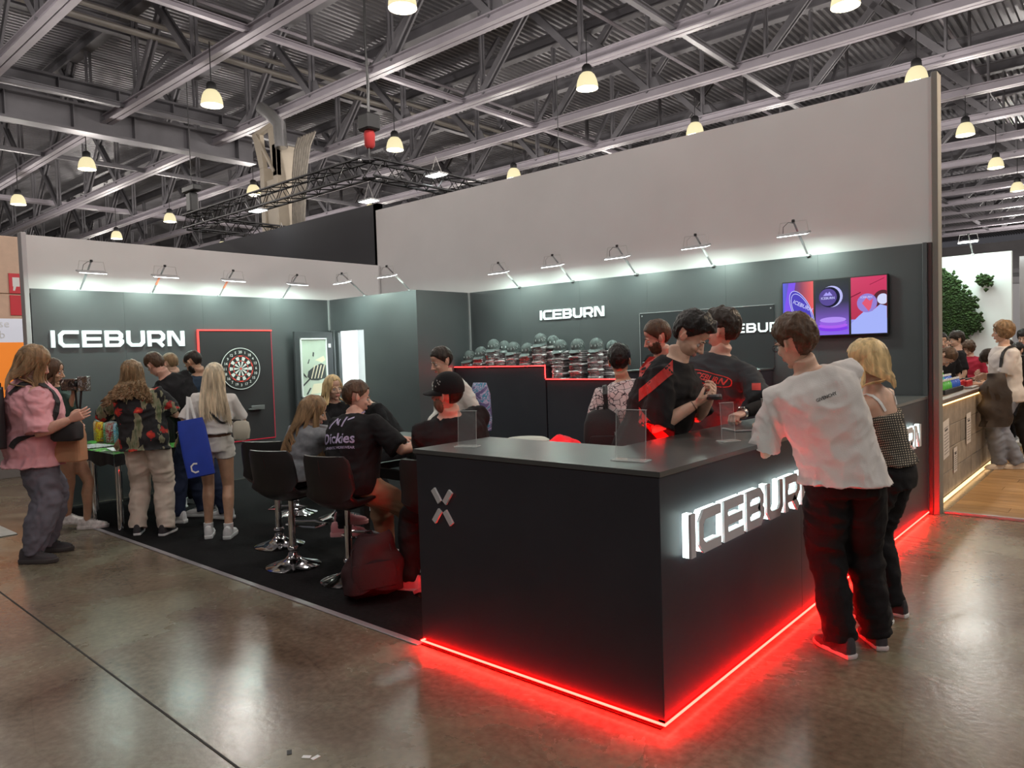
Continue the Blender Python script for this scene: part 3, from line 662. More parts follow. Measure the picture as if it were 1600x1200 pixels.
# cross members between the bottom chords and knee braces
for xi in (-23.7,-17.7,-11.7,-5.7,.3,6.3):
    b = MB(); ibeam(b,(xi,-8,ZB_+.06),(xi,50,ZB_+.06),.12,.12,.02,.02)
    br = b.build('bottom_brace', M_steel_lt if xi == -11.7 else M_steel, ceil)
    for k in range(-2, 11):
        y = truss_y(k)
        put('knee_brace', piece('knee', lambda: MB().bar((0,0,0),(0,1.45,2.0),.09,.09)), br, (xi,y,ZB_+.1))
        if xi == .3: put('knee_brace', piece('knee2', lambda: MB().bar((0,0,0),(0,-1.45,2.0),.09,.09)), br, (xi,y,ZB_+.1))
# big girders across the trusses
def girder(xc, z0, z1, y0, y1, nm):
    b = MB(); ibeam(b,(xc,y0,(z0+z1)/2),(xc,y1,(z0+z1)/2),.42,z1-z0,.06,.03); g = b.build('girder', M_steel, ceil)
    b = MB()
    yy = y0
    while yy < y1: b.box(xc-.2,yy,z0+.06,xc+.2,yy+.02,z1-.06); yy += 1.47
    b.build('stiffener', M_steel, g); return g
girder(-19.0,7.55,8.25,-9,9.2,'near')
girder(-19.9,8.75,9.15,-9,12,'upper')
girder(-21.4,9.25,9.6,-9,14,'upper')
for x_ in (-17.2,-23.4,-26.2): 
    b = MB(); ibeam(b,(x_,-9,9.7),(x_,30,9.7),.2,.3); b.build('purlin', M_steel, ceil)
for x_, z_ in ((-14.6,9.75),(-8.6,9.75),(-2.5,9.75),(3.5,9.75)):
    MB().tube([(x_,-9,z_),(x_,40,z_)],.045,8).build('pipe', M_steel_lt, ceil, True)
for x_, z_ in ((-16.0,9.2),(-15.8,9.15),(-15.5,9.3)):
    MB().tube([(x_,-4,z_),(x_,20,z_)],.06,8).build('pipe', mat('beige_pipe',(.17,.155,.14),.5), ceil, True)
# cable tray in the left distance
b = MB(); b.box(-33,2,8.35,-32.6,30,8.37).box(-33,2,8.37,-32.98,30,8.5).box(-32.62,2,8.37,-32.6,30,8.5)
b.build('cable_tray', M_steel_lt, ceil)
M_win = mat('rooflight_glass', (.5,.6,.75), .3, emit=(.55,.68,.9), es=.55)
# ---------------------------------------------------------------- pendant lamps
M_bell = mat('prismatic_lamp_glass', (.28,.27,.20), .4, emit=(1,.87,.50), es=.80)
M_bell2 = mat('prismatic_lamp_glass_hot', (.9,.9,.85), .4, emit=(1,.97,.85), es=4)
def make_lamp():
    r = empty('pendant_lamp', (0,0,0)); n = 32; b = MB(); rings = []
    for rr, z in ((.245,-.20),(.24,-.12),(.215,-.02),(.175,.06),(.12,.11),(.10,.115)):
        rings.append([Vector((p.x*(1+.018*(i%2)), p.y*(1+.018*(i%2)), z)) for i, p in enumerate(b.ring(Vector((0,0,0)), Vector((1,0,0)), Vector((0,1,0)), rr, rr, n))])
    b.loft(rings); sh_ = b.build('lamp_shade', M_bell, r, True)
    MB().lathe([(.16,-.207),(.15,-.19)], n=24).build('bulb_glow', M_bell2, sh_)
    MB().lathe([(.11,.11),(.12,.13),(.11,.24),(.07,.28),(.03,.29)], n=20).build('housing', M_black, r, True)
    MB().tube([(0,0,.28),(0,0,ZB_-6.9+.0)],.012,6).build('hanging_rod', M_black, r)
    return r
lamp0 = make_lamp(); lamp0.scale = (.88,.88,1); used = False
xsl = {0:[-20,-26,-13,-7,-1.6,4.5]}
names = {(-7,1):'large cropped bell lamp at the top edge, left of centre',(-13,1):'bell pendant lamp above the left end of the dark rear wall',(-20,1):'bell pendant lamp above the left white wall',(-26,1):'bell pendant lamp at the far left',
 (-7,2):'bell pendant lamp above the middle of the tall white wall',(-1.6,2):'large cropped bell lamp at the top edge, right of centre',(-13,2):'bell pendant lamp just left above the black truss corner',(-20,2):'bell pendant lamp just above the black truss, beside the beige column',(-26,2):'small bell lamp above the left end of the black truss',(-31,2):'small bell lamp low over the left white wall',
 (-1.6,3):'bell lamp half hidden by the top right corner of the white wall',(-7,3):'bell lamp peeking over the white wall, right of centre',(-13,3):'bell lamp peeking over the white wall at its left part',
 (-1.6,4):'whitish bell lamp right of the wall, nearest there',(-1.6,5):'yellowish bell lamp right of the wall, second one away',(-1.6,6):'bell lamp at the right edge, third one away'}
for j, y in enumerate((-.2,4.9,9.75,14.4,19.7,24.7,29.6,34.5)):
    for x_ in (-44,-38,-31,-26,-20,-13.05,-7.05,-2.1,4.5):
        key = (-1.6 if x_ == -2.1 else round(x_), j)
        if key in names:
            if not used: l = lamp0; used = True
            else: l = copy_tree(lamp0)
            tag(l, names[key], 'lamp', 'bell pendant lamps under the hall roof'); l.location = (x_, y, 7.1)
        elif j in (1,2,3,4,5,6) and x_ < -7:
            l = copy_tree(lamp0); tag(l, 'small distant bell pendant lamp under the hall roof', 'lamp', 'distant bell pendant lamps under the hall roof'); l.location = (x_, y, 7.1)
        if j < 6 and x_ > -32: light('pendant_or_fill_light','POINT',(x_,y,6.62),PENDANT_W,PENDANT_COL,.22)
for x_, y_ in ((-7,-5.5),(-1,-5.5),(5,-5.5),(11,-5.5),(11,0),(11,5),(11,10),(17,2)): light('pendant_or_fill_light','POINT',(x_,y_,6.62),PENDANT_W,PENDANT_COL,.22)
for x_, y_, e_ in ((-2,34,500),(-4,46,800),(-2,60,1000),(-24,34,700),(-30,50,900),(-44,14,700),(-44,-2,600)): light('pendant_or_fill_light','POINT',(x_,y_,6.6),e_,PENDANT_COL,.3)  # strong fill lights without lamp bodies, added to brighten the far hall
# smoke detector on the chord
sd = MB().lathe([(.02,.16),(.03,.10),(.10,.06),(.10,.02),(.05,0)], n=16).build('smoke_detector', M_white, None, True); sd.location = (-5.2,8.0,7.72); tag(sd, 'white round smoke detector hanging from a roof beam', 'detector')
# ---------------------------------------------------------------- rigged black lighting truss
M_truss = mat('black_truss_metal', (.02,.02,.022), .35, .6)
lt_ = empty('lighting_truss', (-8.7,5.42,4.9)); tag(lt_, 'black rigged lighting truss hanging above the dark rear wall', 'truss')
def rig(a, c, parent, name):
    a = Vector(a); c = Vector(c); t = (c-a).normalized(); s = t.cross(Vector((0,0,1))); Z = Vector((0,0,1)); w = .15; b = MB()
    for u, v in ((-w,-w),(w,-w),(w,w),(-w,w)): b.tube([a+s*u+Z*v, c+s*u+Z*v], .024, 6)
    o = b.build(name, M_truss, parent, True); b = MB(); n = int((c-a).length/.25)
    for i in range(n):
        p = a+t*(i*.25); q = a+t*((i+1)*.25); sg = 1 if i % 2 else -1
        for f in (-w, w):
            b.tube([p+s*f+Z*(w*sg), q+s*f-Z*(w*sg)], .011, 4, False); b.tube([p+Z*f+s*(w*sg), q+Z*f-s*(w*sg)], .011, 4, False)
    b.build('lacing', M_truss, o); return o
rig((-6.7,0,.0),(0,0,0),lt_,'truss_run'); rig((0,.0,0),(0,5.5,0),lt_,'truss_run'); rig((-6.7,0,0),(-6.7,5.5,0),lt_,'truss_run'); rig((-6.7,5.5,0),(0,5.5,0),lt_,'truss_run')
for x_, y_ in ((-6.5,0),(0,0.05),(0,5.5)): MB().tube([(x_,y_,.1),(x_,y_,3.2)],.010,5).build('hanging_cable', M_black, lt_)
ch = empty('chain_hoist', (-8.72,5.5,5.55)); tag(ch, 'black chain hoist with a red chain bag above the truss corner', 'hoist')
MB().cbox(-.16,-.14,.0,.16,.14,.28,.03).build('motor', M_black, ch); MB().lathe([(.05,-.30),(.09,-.26),(.10,-.05),(.08,.0)], n=12).build('chain_bag', mat('dark_red_cloth',(.35,.02,.02),.8), ch, True)
MB().tube([(0,0,.28),(.03,0,.8),(-.02,0,1.4),(0,0,2.3)],.02,6).build('chain', M_black, ch, True)
ch = empty('chain_hoist', (-15.2,5.42,5.35)); tag(ch, 'black chain hoist at the left end of the black truss', 'hoist')
MB().cbox(-.3,-.10,.22,.3,.10,.36,.02).cbox(-.12,-.1,-.25,.12,.1,.2,.03).build('motor', M_black, ch)
# flat LED panels clipped under the truss
for i, (x_, y_, z_, lb) in enumerate(((-10.2,6.6,4.72,'flat work light under the truss left of its corner'),(-13.4,6.6,4.4,'flat work light low behind the truss, left'),(-8.9,9.0,4.75,'flat work light behind the truss corner'),(-11.2,8.6,4.55,'flat work light behind the beige column'),(-8.55,6.9,4.98,'bright work light on the right-hand run of the truss'),(-12.4,5.45,4.72,'flat work light clipped under the front truss run'))):
    t = empty('work_light', (x_,y_,z_)); tag(t, lb, 'work light', 'flat work lights about the black truss')
    MB().cbox(-.2,-.13,0,.2,.13,.03,.006).build('housing', M_alu, t); MB().cbox(-.18,-.11,-.004,.18,.11,0,.001).build('led_face', M_flood, t)
    MB().tube([(-.15,0,.03),(0,0,.35),(.15,0,.03)],.006,5).build('bracket', M_wire, t)
# ---------------------------------------------------------------- dark rear booth wall, column, left background
dk = MB().box(-23,6.0,0,-9.2,6.12,4.45).box(-9.32,6.0,0,-9.2,12,4.45).build('wall_rear_booth', mat('dark_charcoal_fabric',(.026,.026,.032),.8)); struct(dk, 'dark charcoal wall of the stand behind')
M_beige = mat('beige_column_paint', (.36,.31,.245), .6, var=.1, vscale=2)
cm = empty('wall_column', (-15.85,7.85,0)); tag(cm, 'beige boxed hall column with open top and pipes beside it', 'column', kind='structure')
MB().cbox(-.42,-.05,0,-.22,.55,6.7,.01).cbox(.22,-.05,0,.42,.55,7.2,.01).cbox(-.22,.0,0,.22,.06,6.35,.01).build('casing', M_beige, cm)
b = MB(); b.prism([(-.42,6.7),(-.22,6.7),(-.35,7.6),(-.7,7.6)], lambda a,c,d:(a,-.05+d,c), .12).prism([(.22,6.4),(.42,6.4),(.42,7.7),(.05,7.7)], lambda a,c,d:(a,-.05+d,c), .12).bar((-.7,0,7.6),(.5,0,7.75),.12,.12).bar((-.5,-.06,7.6),(.3,-.06,6.5),.06,.08)
b.build('flared_top', M_beige, cm)
b = MB()
for i in range(7): b.tube([(.52+.085*i,.3,0),(.52+.085*i,.3,5.3),(.60+.10*i,.3,6.4),(.74+.11*i,.3,7.0),(.95+.12*i,.3,7.3)], .03, 6)
b.build('pipe', mat('worn_beige_pipe',(.20,.178,.15),.6,var=.2), cm, True)
MB().tube([(-.1,-.1,8.2),(.35,-.1,7.9),(.7,-.1,7.6),(.75,-.1,7.0)], .16, 12).build('duct', mat('silver_duct',(.6,.6,.6),.25,.8,bump=.5,bscale=20), cm, True)
# column at the left edge with fire signs
cl = empty('wall_column', (-12.9,1.15,0)); tag(cl, 'beige panelled column carrying two red fire signs', 'column', kind='structure')
for i in range(4): MB().cbox(-.25,-.55,.95*i+.004,.25,.45,.95*i+.946,.008).build('panel', mat('peach_column_panel',(.62,.44,.33),.6,var=.06), cl)
MB().cbox(.1,-.62,0,.30,-.5,3.7,.01).build('post', M_beige, cl)
M_sign = mat('sign_red', (.62,.02,.04), .4); 
for k, z in enumerate((3.02,2.66)):
    t = empty('fire_sign', (-12.64,1.25,z)); tag(t, ['upper red fire sign with a hose and arrow','lower red fire sign with an extinguisher'][k], 'sign')
    MB().cbox(0,-.22,-.165,.012,.22,.165,.003).build('plate', M_sign, t)
    b = MB(); Q = lambda a,c,d: (.0125+d,a,c)
    if k == 0: b.prism([(-.17,-.05),(-.07,-.05),(-.07,.10),(-.17,.10)],Q,.002).prism([(-.17,-.12),(-.14,-.12),(-.12,-.05),(-.16,-.05)],Q,.002).prism([(-.0,.0),(.10,.0),(.10,-.03),(.17,.02),(.10,.07),(.10,.04),(0,.04)],Q,.002)
    else: b.prism([(-.05,-.12),(.05,-.12),(.05,.06),(.02,.10),(-.02,.10),(-.05,.06)],Q,.002).prism([(-.02,.10),(.06,.10),(.09,.13),(-.02,.13)],Q,.002)
    b.build('pictogram', M_white, t)
# red banner, orange stand
t = empty('red_banner', (-13.3,-.15,2.3)); tag(t, 'red banner with white letters at the left picture edge', 'banner')
MB().cbox(0,-.9,-.22,.04,.42,.22,.004).build('panel', mat('banner_red',(.75,.03,.03),.5), t)
put_text('BAK K', .26, basis((0,1,0),(0,0,1),(1,0,0),(.045,-.05,-.02)), M_white, t, bold=True)
MB().cbox(0,-.9,.3,.06,.45,.62,.004).build('dark_band', mat('navy_band',(.02,.025,.05),.5), t)
ob = empty('wall_orange_stand', (-11.2,0,0)); tag(ob, 'glowing orange exhibition stand panel with upright white lettering', 'panel', kind='structure')
M_or = gradmat('orange_backlit_print', [(0,(.80,.50,.38)),(.5,(.60,.28,.12)),(1,(.50,.18,.05))], 2, 0, 2.3, .55)
MB().cbox(0,-2.2,1.05,.08,-.02,2.33,.004).build('light_panel', M_or, ob)
MB().cbox(0,-2.2,0,.07,.95,1.04,.004).build('base_panel', mat('dull_grey_base',(.22,.20,.19),.6), ob)
MB().cbox(.02,.0,1.05,.08,.95,2.0,.004).build('light_panel', mat('orange_panel',(.9,.25,.02),.5,emit=(1,.28,.04),es=.35), ob)
MB().cbox(.02,.0,2.0,.08,.95,2.35,.004).build('light_panel', mat('grey_lit_panel',(.5,.5,.55),.5,emit=(.6,.62,.7),es=.5), ob)
put_text('house\nclub', .16, basis((0,1,0),(0,0,1),(1,0,0),(.085,.42,2.19)), M_white, ob)
MB().cbox(.05,-.03,0,.12,.02,2.36,.004).build('lit_edge', mat('edge_white',(.8,.8,.8),.5,emit=(1,.95,.85),es=.6), ob)
put_text('M S K', .28, basis((0,-.25,-1),(0,1,-.25),(1,0,0),(.09,-.45,1.5)), M_white, ob, bold=True)
# other stands and the hall's far walls
M_far = mat('far_hall_wall', (.32,.31,.33), .8, var=.2, vscale=.3)
fw_ = MB().box(-62,-14,0,-61.5,75,9).box(-62,74,0,24,75,10).build('wall_far', M_far); struct(fw_, 'distant hall walls')
for i, (x0,y0,x1,y1,h,c) in enumerate(((-30,-6,-26,-2,2.6,(.35,.33,.33)),(-34,2,-30,6,3.2,(.10,.10,.12)),(-22,-8,-18,-5,2.4,(.5,.12,.05)),(-40,-12,-35,-4,3,(.5,.5,.5)))):
    t = empty('distant_stand', ((x0+x1)/2,(y0+y1)/2,0)); tag(t, ['pale grey distant stand at the left','dark distant stand behind the beige column','low orange-red stand beyond the left edge','white distant stand at the far left'][i], 'stand')
    hx, hy = (x1-x0)/2, (y1-y0)/2
    MB().cbox(-hx,-hy,0,hx,hy,h,.01).build('wall', mat('distant_stand_%d'%i, c, .6), t)
    MB().cbox(-hx-.03,-hy-.03,h,hx+.03,hy+.03,h+.25,.01).build('fascia', M_white, t)
# ---------------------------------------------------------------- right-hand neighbouring stand
M_plank = []
for i, c in enumerate(((.42,.25,.11),(.36,.21,.09),(.47,.29,.14),(.32,.19,.085))):
    M_plank.append(mat('oak_plank_%d'%i, c, .33, var=.25, vscale=3, stretch=(1,8,1), bump=.05, bscale=30))
wf = MB().box(.12,5.02,0,9,24,.012).build('floor_neighbour', mat('dark_underlay',(.05,.03,.02),.8)); struct(wf, 'wooden plank floor of the neighbouring stand')
random.seed(11)
for r in range(30):
    y0 = 5.06+r*.19; x_ = .12 - random.uniform(0,1.0)
    while x_ < 4.2:
        ln = 1.25; a = max(x_, .12); e = min(x_+ln, 4.2)
        if e-a > .05:
            MB().box(a+.002,y0+.002,.0121,e-.002,y0+.188,.022).build('plank', M_plank[random.randrange(4)], wf)
        x_ += ln
st_ = MB().box(.12,10.77,.0121,9,24,.022).build('far_planks', M_plank[0], wf)
MB().cbox(.10,5.0,0,9,5.05,.026,.004).build('edge_strip', M_alu, wf)
nc = empty('display_counter', (0,0,0)); tag(nc, 'neighbouring stand counter clad in grey-brown stone tiles with warm strip light', 'counter')
tcol = [mat('stone_tile_%d'%i, c, .6, var=.22, vscale=9, bump=.25, bscale=30) for i, c in enumerate(((.26,.22,.18),(.22,.19,.16),(.30,.26,.21),(.20,.18,.155)))]
MB().box(-.6,5.2,0,-.03,10,.98).build('core', mat('counter_core',(.1,.09,.08),.8), nc)
zrow = [.045,.275,.505,.735,.965]; 
for r in range(4):
    y_ = 5.2 - (.3 if r % 2 else 0)
    while y_ < 10:
        a = max(5.2,y_); e = min(10,y_+.62)
        if e-a > .04: MB().cbox(-.03,a+.004,zrow[r]+.003,-.004-random.uniform(0,.006),e-.004,zrow[r+1]-.003,.003).build('tile', tcol[random.randrange(4)], nc)
        y_ += .62
MB().cbox(-.66,5.15,.985,.03,10.02,1.03,.004).build('counter_top', mat('dark_walnut',(.12,.07,.045),.35,var=.25,vscale=3,stretch=(6,1,1)), nc)
MB().cbox(-.012,5.2,.965,.012,10,.984,.002).build('light_strip', mat('warm_strip',(.9,.7,.4),.5,emit=(1,.55,.16),es=7), nc)
MB().cbox(-.004,5.2,.024,.028,10,.040,.002).build('light_strip', mat('warm_strip_low',(.9,.7,.4),.5,emit=(1,.62,.28),es=2.2), nc)
for (y_, z0, w, h, tl, lb) in ((5.52,.42,.28,.38,.12,'large printed notice taped on the tiled counter, nearest'),(6.02,.22,.17,.26,.06,'small printed notice low on the tiled counter'),(6.72,.44,.26,.34,.03,'printed notice in the middle of the tiled counter'),(8.0,.32,.22,.33,.05,'farthest printed notice on the tiled counter')):
    t = empty('paper_notice', (.001,y_,z0)); tag(t, lb, 'notice', 'paper notices on the tiled counter')
    b = MB(); vs = [(.001,0,0),(.001,w,.0),(.004,w,h),(.003,0,h)]; b.add(vs+[(v[0]+.0015,v[1],v[2]) for v in vs], [(0,1,2,3),(7,6,5,4),(0,4,5,1),(1,5,6,2),(2,6,7,3),(3,7,4,0)]); b.build('sheet', mat('paper_sheet',(.62,.58,.55),.8), t)
    b = MB()
    for q in range(9): 
        zz = h*(.12+.085*q); b.prism([(w*.12,zz),(w*random.uniform(.6,.9),zz),(w*.9,zz+.006),(w*.12,zz+.006)] if q != 7 else [(w*.25,zz),(w*.75,zz),(w*.75,zz+.02),(w*.25,zz+.02)], lambda a,c,d: (.0058+d,a,c), .0006)
    b.build('print_lines', mat('print_ink',(.08,.07,.07),.8), t); t.rotation_euler = (tl*.6,0,0)
# racks of coloured flasks on the counter
vc = {'blue':(.03,.12,.6),'green':(.10,.5,.06),'cyan':(.03,.4,.45),'red':(.45,.02,.03),'violet':(.25,.08,.5)}
rk = empty('flask_rack', (-.28,6.55,1.03)); tag(rk, 'black stepped rack holding rows of coloured flasks', 'rack')
b = MB()
for i in range(4): b.cbox(-.08*i-.0+.12,-.48,0,-.08*i+.20,.52,.05+.035*i,.003)
b.build('steps', M_black, rk)
fk = None; rws = ['front green-and-blue row','second cyan row','third blue row','back violet row']
for i in range(4):
    for j in range(10):
        c = [('green' if j < 5 else 'blue'),('cyan' if j < 6 else 'blue'),('blue' if j < 7 else 'green'),'violet'][i]
        t = empty('flask', (-.28+.16-.08*i,6.55-.43+.095*j,1.08+.035*i)); 
        MB().lathe([(.026,0),(.028,.01),(.024,.055),(.012,.075),(.012,.085)], n=12).build('body', mat('flask_'+c, vc[c], .15, coat=.8), t, True)
        MB().lathe([(.015,.085),(.015,.105)], n=10).build('cap', M_white, t, True)
        tag(t, '%s flask with a white cap in the %s of the rack' % (c, rws[i]), 'flask', 'coloured flasks of the '+rws[i]+', '+c)
t = empty('red_tray', (-.12,7.45,1.03)); tag(t, 'flat tray of small red bottles beside the flask rack', 'tray'); MB().cbox(-.12,-.2,0,.1,.2,.02,.004).build('tray', M_alu, t)
for j in range(8):
    q = bottle((-.16+.07*(j%2),7.30+.09*(j//2),1.051),.022,.09,mat('flask_red',vc['red'],.15,coat=.8),'small red bottle lying among those on the flat tray','bottle',True,'small red bottles on the flat tray')
q = MB().cbox(-.1,-.15,0,.1,.15,.006,.002).build('paper_sheets', M_white); q.location = (-.15,7.95,1.031); tag(q, 'white papers on the neighbouring counter', 'paper')
# white walls with moss
mw = MB().box(-6,12,0,-.2,12.12,3.05).build('wall_neighbour', mat('cool_white_wall',(.66,.70,.69),.7)); struct(mw, 'white wall of the neighbouring stand with moss map')
mw2 = MB().box(-.3,16.5,0,8,16.6,3.4).build('wall_neighbour_far', MATS['cool_white_wall']); struct(mw2, 'second white wall further right')
MB().cbox(-.16,12.6,0,-.08,12.7,3.0,.005).build('post', M_alu, mw)
M_moss = mat('moss_green', (.022,.050,.010), .95, var=.55, vscale=14, bump=1, bscale=60)
def moss(pts, r, lb, cx, cz, sd_=.07):
    b = MB(); n = 0
    for _ in range(r):
        x, z = random.choice(pts); s = random.uniform(.022,.045); c = Vector((x+random.gauss(0,sd_)-cx, -.09-random.uniform(0,.05), z+random.gauss(0,sd_*.9)-cz))
        R_ = [Vector((random.uniform(-1,1),random.uniform(-1,1),random.uniform(-1,1))).normalized() for _ in range(6)]
        vs = [c+Vector(v)*s*random.uniform(.7,1.2) for v in ((1,0,0),(-1,0,0),(0,1,0),(0,-1,0),(0,0,1),(0,0,-1))]
        b.add(vs, [(0,2,4),(2,1,4),(1,3,4),(3,0,4),(2,0,5),(1,2,5),(3,1,5),(0,3,5)])
    o = b.build('moss_patch', M_moss); o.location = (cx,12,cz); tag(o, lb, 'moss', kind='stuff'); return o
def wpt(px, py, y):
    d = fw + r2*((px-800)/FPX) - u2*((py-600)/FPX); t = (y-CAMLOC.y)/d.y; P = CAMLOC+d*t; return (P.x, P.z)
pts = [wpt(px,py,12) for px, py in ((1470,435),(1480,440),(1488,450),(1475,455),(1485,465),(1495,468),(1505,470),(1512,478),(1500,482),(1490,482),(1480,475),(1495,495),(1508,498),(1522,502),(1512,508),(1498,510),(1488,500),(1480,492),(1472,470),(1494,525),(1502,520),(1486,515),(1490,535),(1470,450),(1482,525))]
moss(pts, 5200, 'large green moss patch shaped like a map on the white wall', -1.1, 2.3)
moss([wpt(1539,438,12)], 120, 'small round green moss patch on the white wall', -.5, 2.75, .045)
light('neighbour_wash','AREA',(-1,10.6,3.6),24,(.92,1,.97),3,aim=(-1,12,1.8),size_y=.4)
light('neighbour_wash','AREA',(2,15.2,3.8),35,(.85,.95,1),3,aim=(2,16.5,1.8),size_y=.4)
light('neighbour_spot','AREA',(1.9,6.6,4.6),110,(1,.72,.42),.6,aim=(1.6,5.0,0))
flood((-.75,12.0,3.05),(0,-1,0),(1,0,0),'small floodlight above the moss wall',M_alu)
# far stands on the right
for i, (x0,y0,x1,y1,h,c) in enumerate(((-8,30,0,34,3.6,(.3,.3,.32)),(1,26,7,27,3.2,(.5,.5,.52)),(-14,44,4,46,5,(.12,.12,.13)))):
    t = empty('distant_stand', ((x0+x1)/2,(y0+y1)/2,0)); tag(t, ['grey distant stand far right behind the moss wall','pale distant stand at the right edge','dark wide stand at the hall end'][i], 'stand')
    hx, hy = (x1-x0)/2, (y1-y0)/2; MB().cbox(-hx,-hy,0,hx,hy,h,.01).build('wall', mat('distant_right_%d'%i, c, .6), t); MB().cbox(-hx-.03,-hy-.03,h,hx+.03,hy+.03,h+.25,.01).build('fascia', M_steel, t)
# ---------------------------------------------------------------- tables with chrome legs on the left
M_tab = mat('black_table_cloth', (.02,.02,.024), .8, var=.3, vscale=10)
def smear(name, c1, c2, c3, sc):
    M = bpy.data.materials.new(name); M.use_nodes = True; nt = M.node_tree; b = nt.nodes['Principled BSDF']; b.inputs['Roughness'].default_value = .35
    tc = nt.nodes.new('ShaderNodeTexCoord'); n = nt.nodes.new('ShaderNodeTexNoise'); n.inputs['Scale'].default_value = sc; n.inputs['Distortion'].default_value = 2.2; n.inputs['Detail'].default_value = 2
    nt.links.new(tc.outputs['Object'], n.inputs['Vector']); r = ramp(nt, n.outputs[0], [(.36,c1),(.44,c2),(.50,c3),(.57,c2),(.64,(.6,.6,.6))]); r.color_ramp.interpolation = 'CONSTANT'
    nt.links.new(r.outputs[0], b.inputs['Base Color']); return M
M_green = smear('green_black_print', (.01,.012,.01), (.12,.62,.08), (.03,.03,.03), 3.0)
def table(x0, y0, x1, y1, lb):
    t = empty('display_table', ((x0+x1)/2,(y0+y1)/2,0)); tag(t, lb, 'table', 'chrome-legged tables by the left wall'); hx, hy = (x1-x0)/2, (y1-y0)/2
    MB().cbox(-hx,-hy,.735,hx,hy,.76,.004).build('tabletop', M_green, t)
    b = MB(); 
    def skirt(ax, ay, bx, by):
        n = 16; vs = []; 
        for i in range(n+1):
            u = i/n; wv = math.sin(u*23)*.006; dx, dy = (bx-ax), (by-ay); L_ = math.hypot(dx,dy); nx, ny = dy/L_, -dx/L_
            vs += [(ax+dx*u+nx*.003, ay+dy*u+ny*.003, .762),(ax+dx*u+nx*(.012+wv), ay+dy*u+ny*(.012+wv), .64+.02*math.sin(u*9))]
        b.add(vs, [(2*i,2*i+1,2*i+3,2*i+2) for i in range(n)])
    skirt(-hx,-hy,hx,-hy); skirt(hx,-hy,hx,hy); skirt(hx,hy,-hx,hy); skirt(-hx,hy,-hx,-hy)
    b.build('cloth_skirt', M_tab, t, True)
    for sx in (-1,1):
        for sy in (-1,1): 
            MB().tube([(sx*(hx-.05),sy*(hy-.05),.006),(sx*(hx-.05),sy*(hy-.05),.735)],.03,16).build('leg', M_chrome, t, True)
    return t
table(-7.62,.06,-6.70,1.02,'left table with a green and black printed top and chrome legs')
table(-6.67,.06,-5.93,1.02,'right table with a green and black printed top and chrome legs')
rs = empty('display_riser', (-7.05,.72,.762)); tag(rs, 'black shelf on the left table carrying white papers above the cans', 'shelf')
MB().cbox(-.6,-.20,.25,.62,.16,.31,.006).build('shelf_board', M_black, rs)
MB().cbox(-.6,.12,0,.62,.15,.25,.003).cbox(-.6,-.2,0,-.58,.12,.25,.003).cbox(.6,-.2,0,.62,.12,.25,.003).build('support', M_black, rs)
canc = [('orange',(.7,.25,.05),(.6,.55,.4)),('yellow',(.85,.65,.03),(.5,.05,.03)),('green',(.03,.3,.08),(.5,.7,.6)),('dark red',(.4,.04,.05),(.5,.6,.5)),('light blue',(.06,.35,.6),(.6,.7,.75)),('teal',(.12,.4,.45),(.04,.04,.04)),('blue-grey',(.2,.35,.5),(.7,.7,.7))]
for i, (nm, c1, c2) in enumerate(canc):
    t = empty('drink_can', (-7.52+.145*i,.50-.03*(i%2),.762)); tag(t, 'tall %s printed can on the left table' % nm, 'can', 'tall printed cans under the shelf')
    M = smear('can_print_%d'%i, c1, c2, c1, 16)
    MB().lathe([(.055,0),(.062,.01),(.062,.20),(.05,.225)], n=20).build('body', M, t, True); MB().lathe([(.05,.225),(.052,.232),(.045,.232)], n=20).build('lid', M_alu, t, True)
for i, (x, y, w, h_, rz, z) in enumerate(((-6.95,.62,.30,.2,.2,1.073),(-6.7,.68,.28,.2,-.3,1.076),(-7.2,.66,.26,.2,.5,1.074),(-6.9,.22,.4,.28,.1,.7625),(-6.35,.30,.35,.25,-.2,.7625),(-6.5,.62,.3,.22,.4,.7625),(-6.15,.25,.2,.14,.7,.7625))):
    o = MB().cbox(-w/2,-h_/2,0,w/2,h_/2,.006,.001).build('paper_sheet', mat('paper_white',(.75,.77,.8),.6) if i % 2 == 0 else smear('sticker_print_%d'%i,(.5,.6,.65),(.7,.7,.7),(.05,.05,.06),12)); o.location = (x,y,z); o.rotation_euler = (0,0,rz)
    tag(o, ['white sheet in the middle of the black shelf','printed sheet at the right end of the black shelf','white sheet at the left of the black shelf','printed sticker sheet on the left table','white sheet on the right table beside the floral shirt','printed sheet at the back of the right table','small white card at the front corner of the right table'][i], 'paper')
t = bottle((-7.0,1.5,.006),.045,.24,mat('can_red_white',(.5,.05,.06),.3,var=.4,vscale=18),'red and white bottle on the carpet under the table','bottle')
t = bottle((-6.75,1.55,.006),.045,.22,mat('can_yellow_dark',(.6,.5,.03),.3,var=.6,vscale=18),'yellow and black bottle on the carpet under the table','bottle')
t = MB().cbox(-.3,-.25,0,.3,.25,.5,.02).build('storage_crate', mat('black_plastic_crate',(.02,.02,.022),.6)); t.location = (-7.4,1.5,.007); tag(t, 'black box under the left table against the wall', 'box')
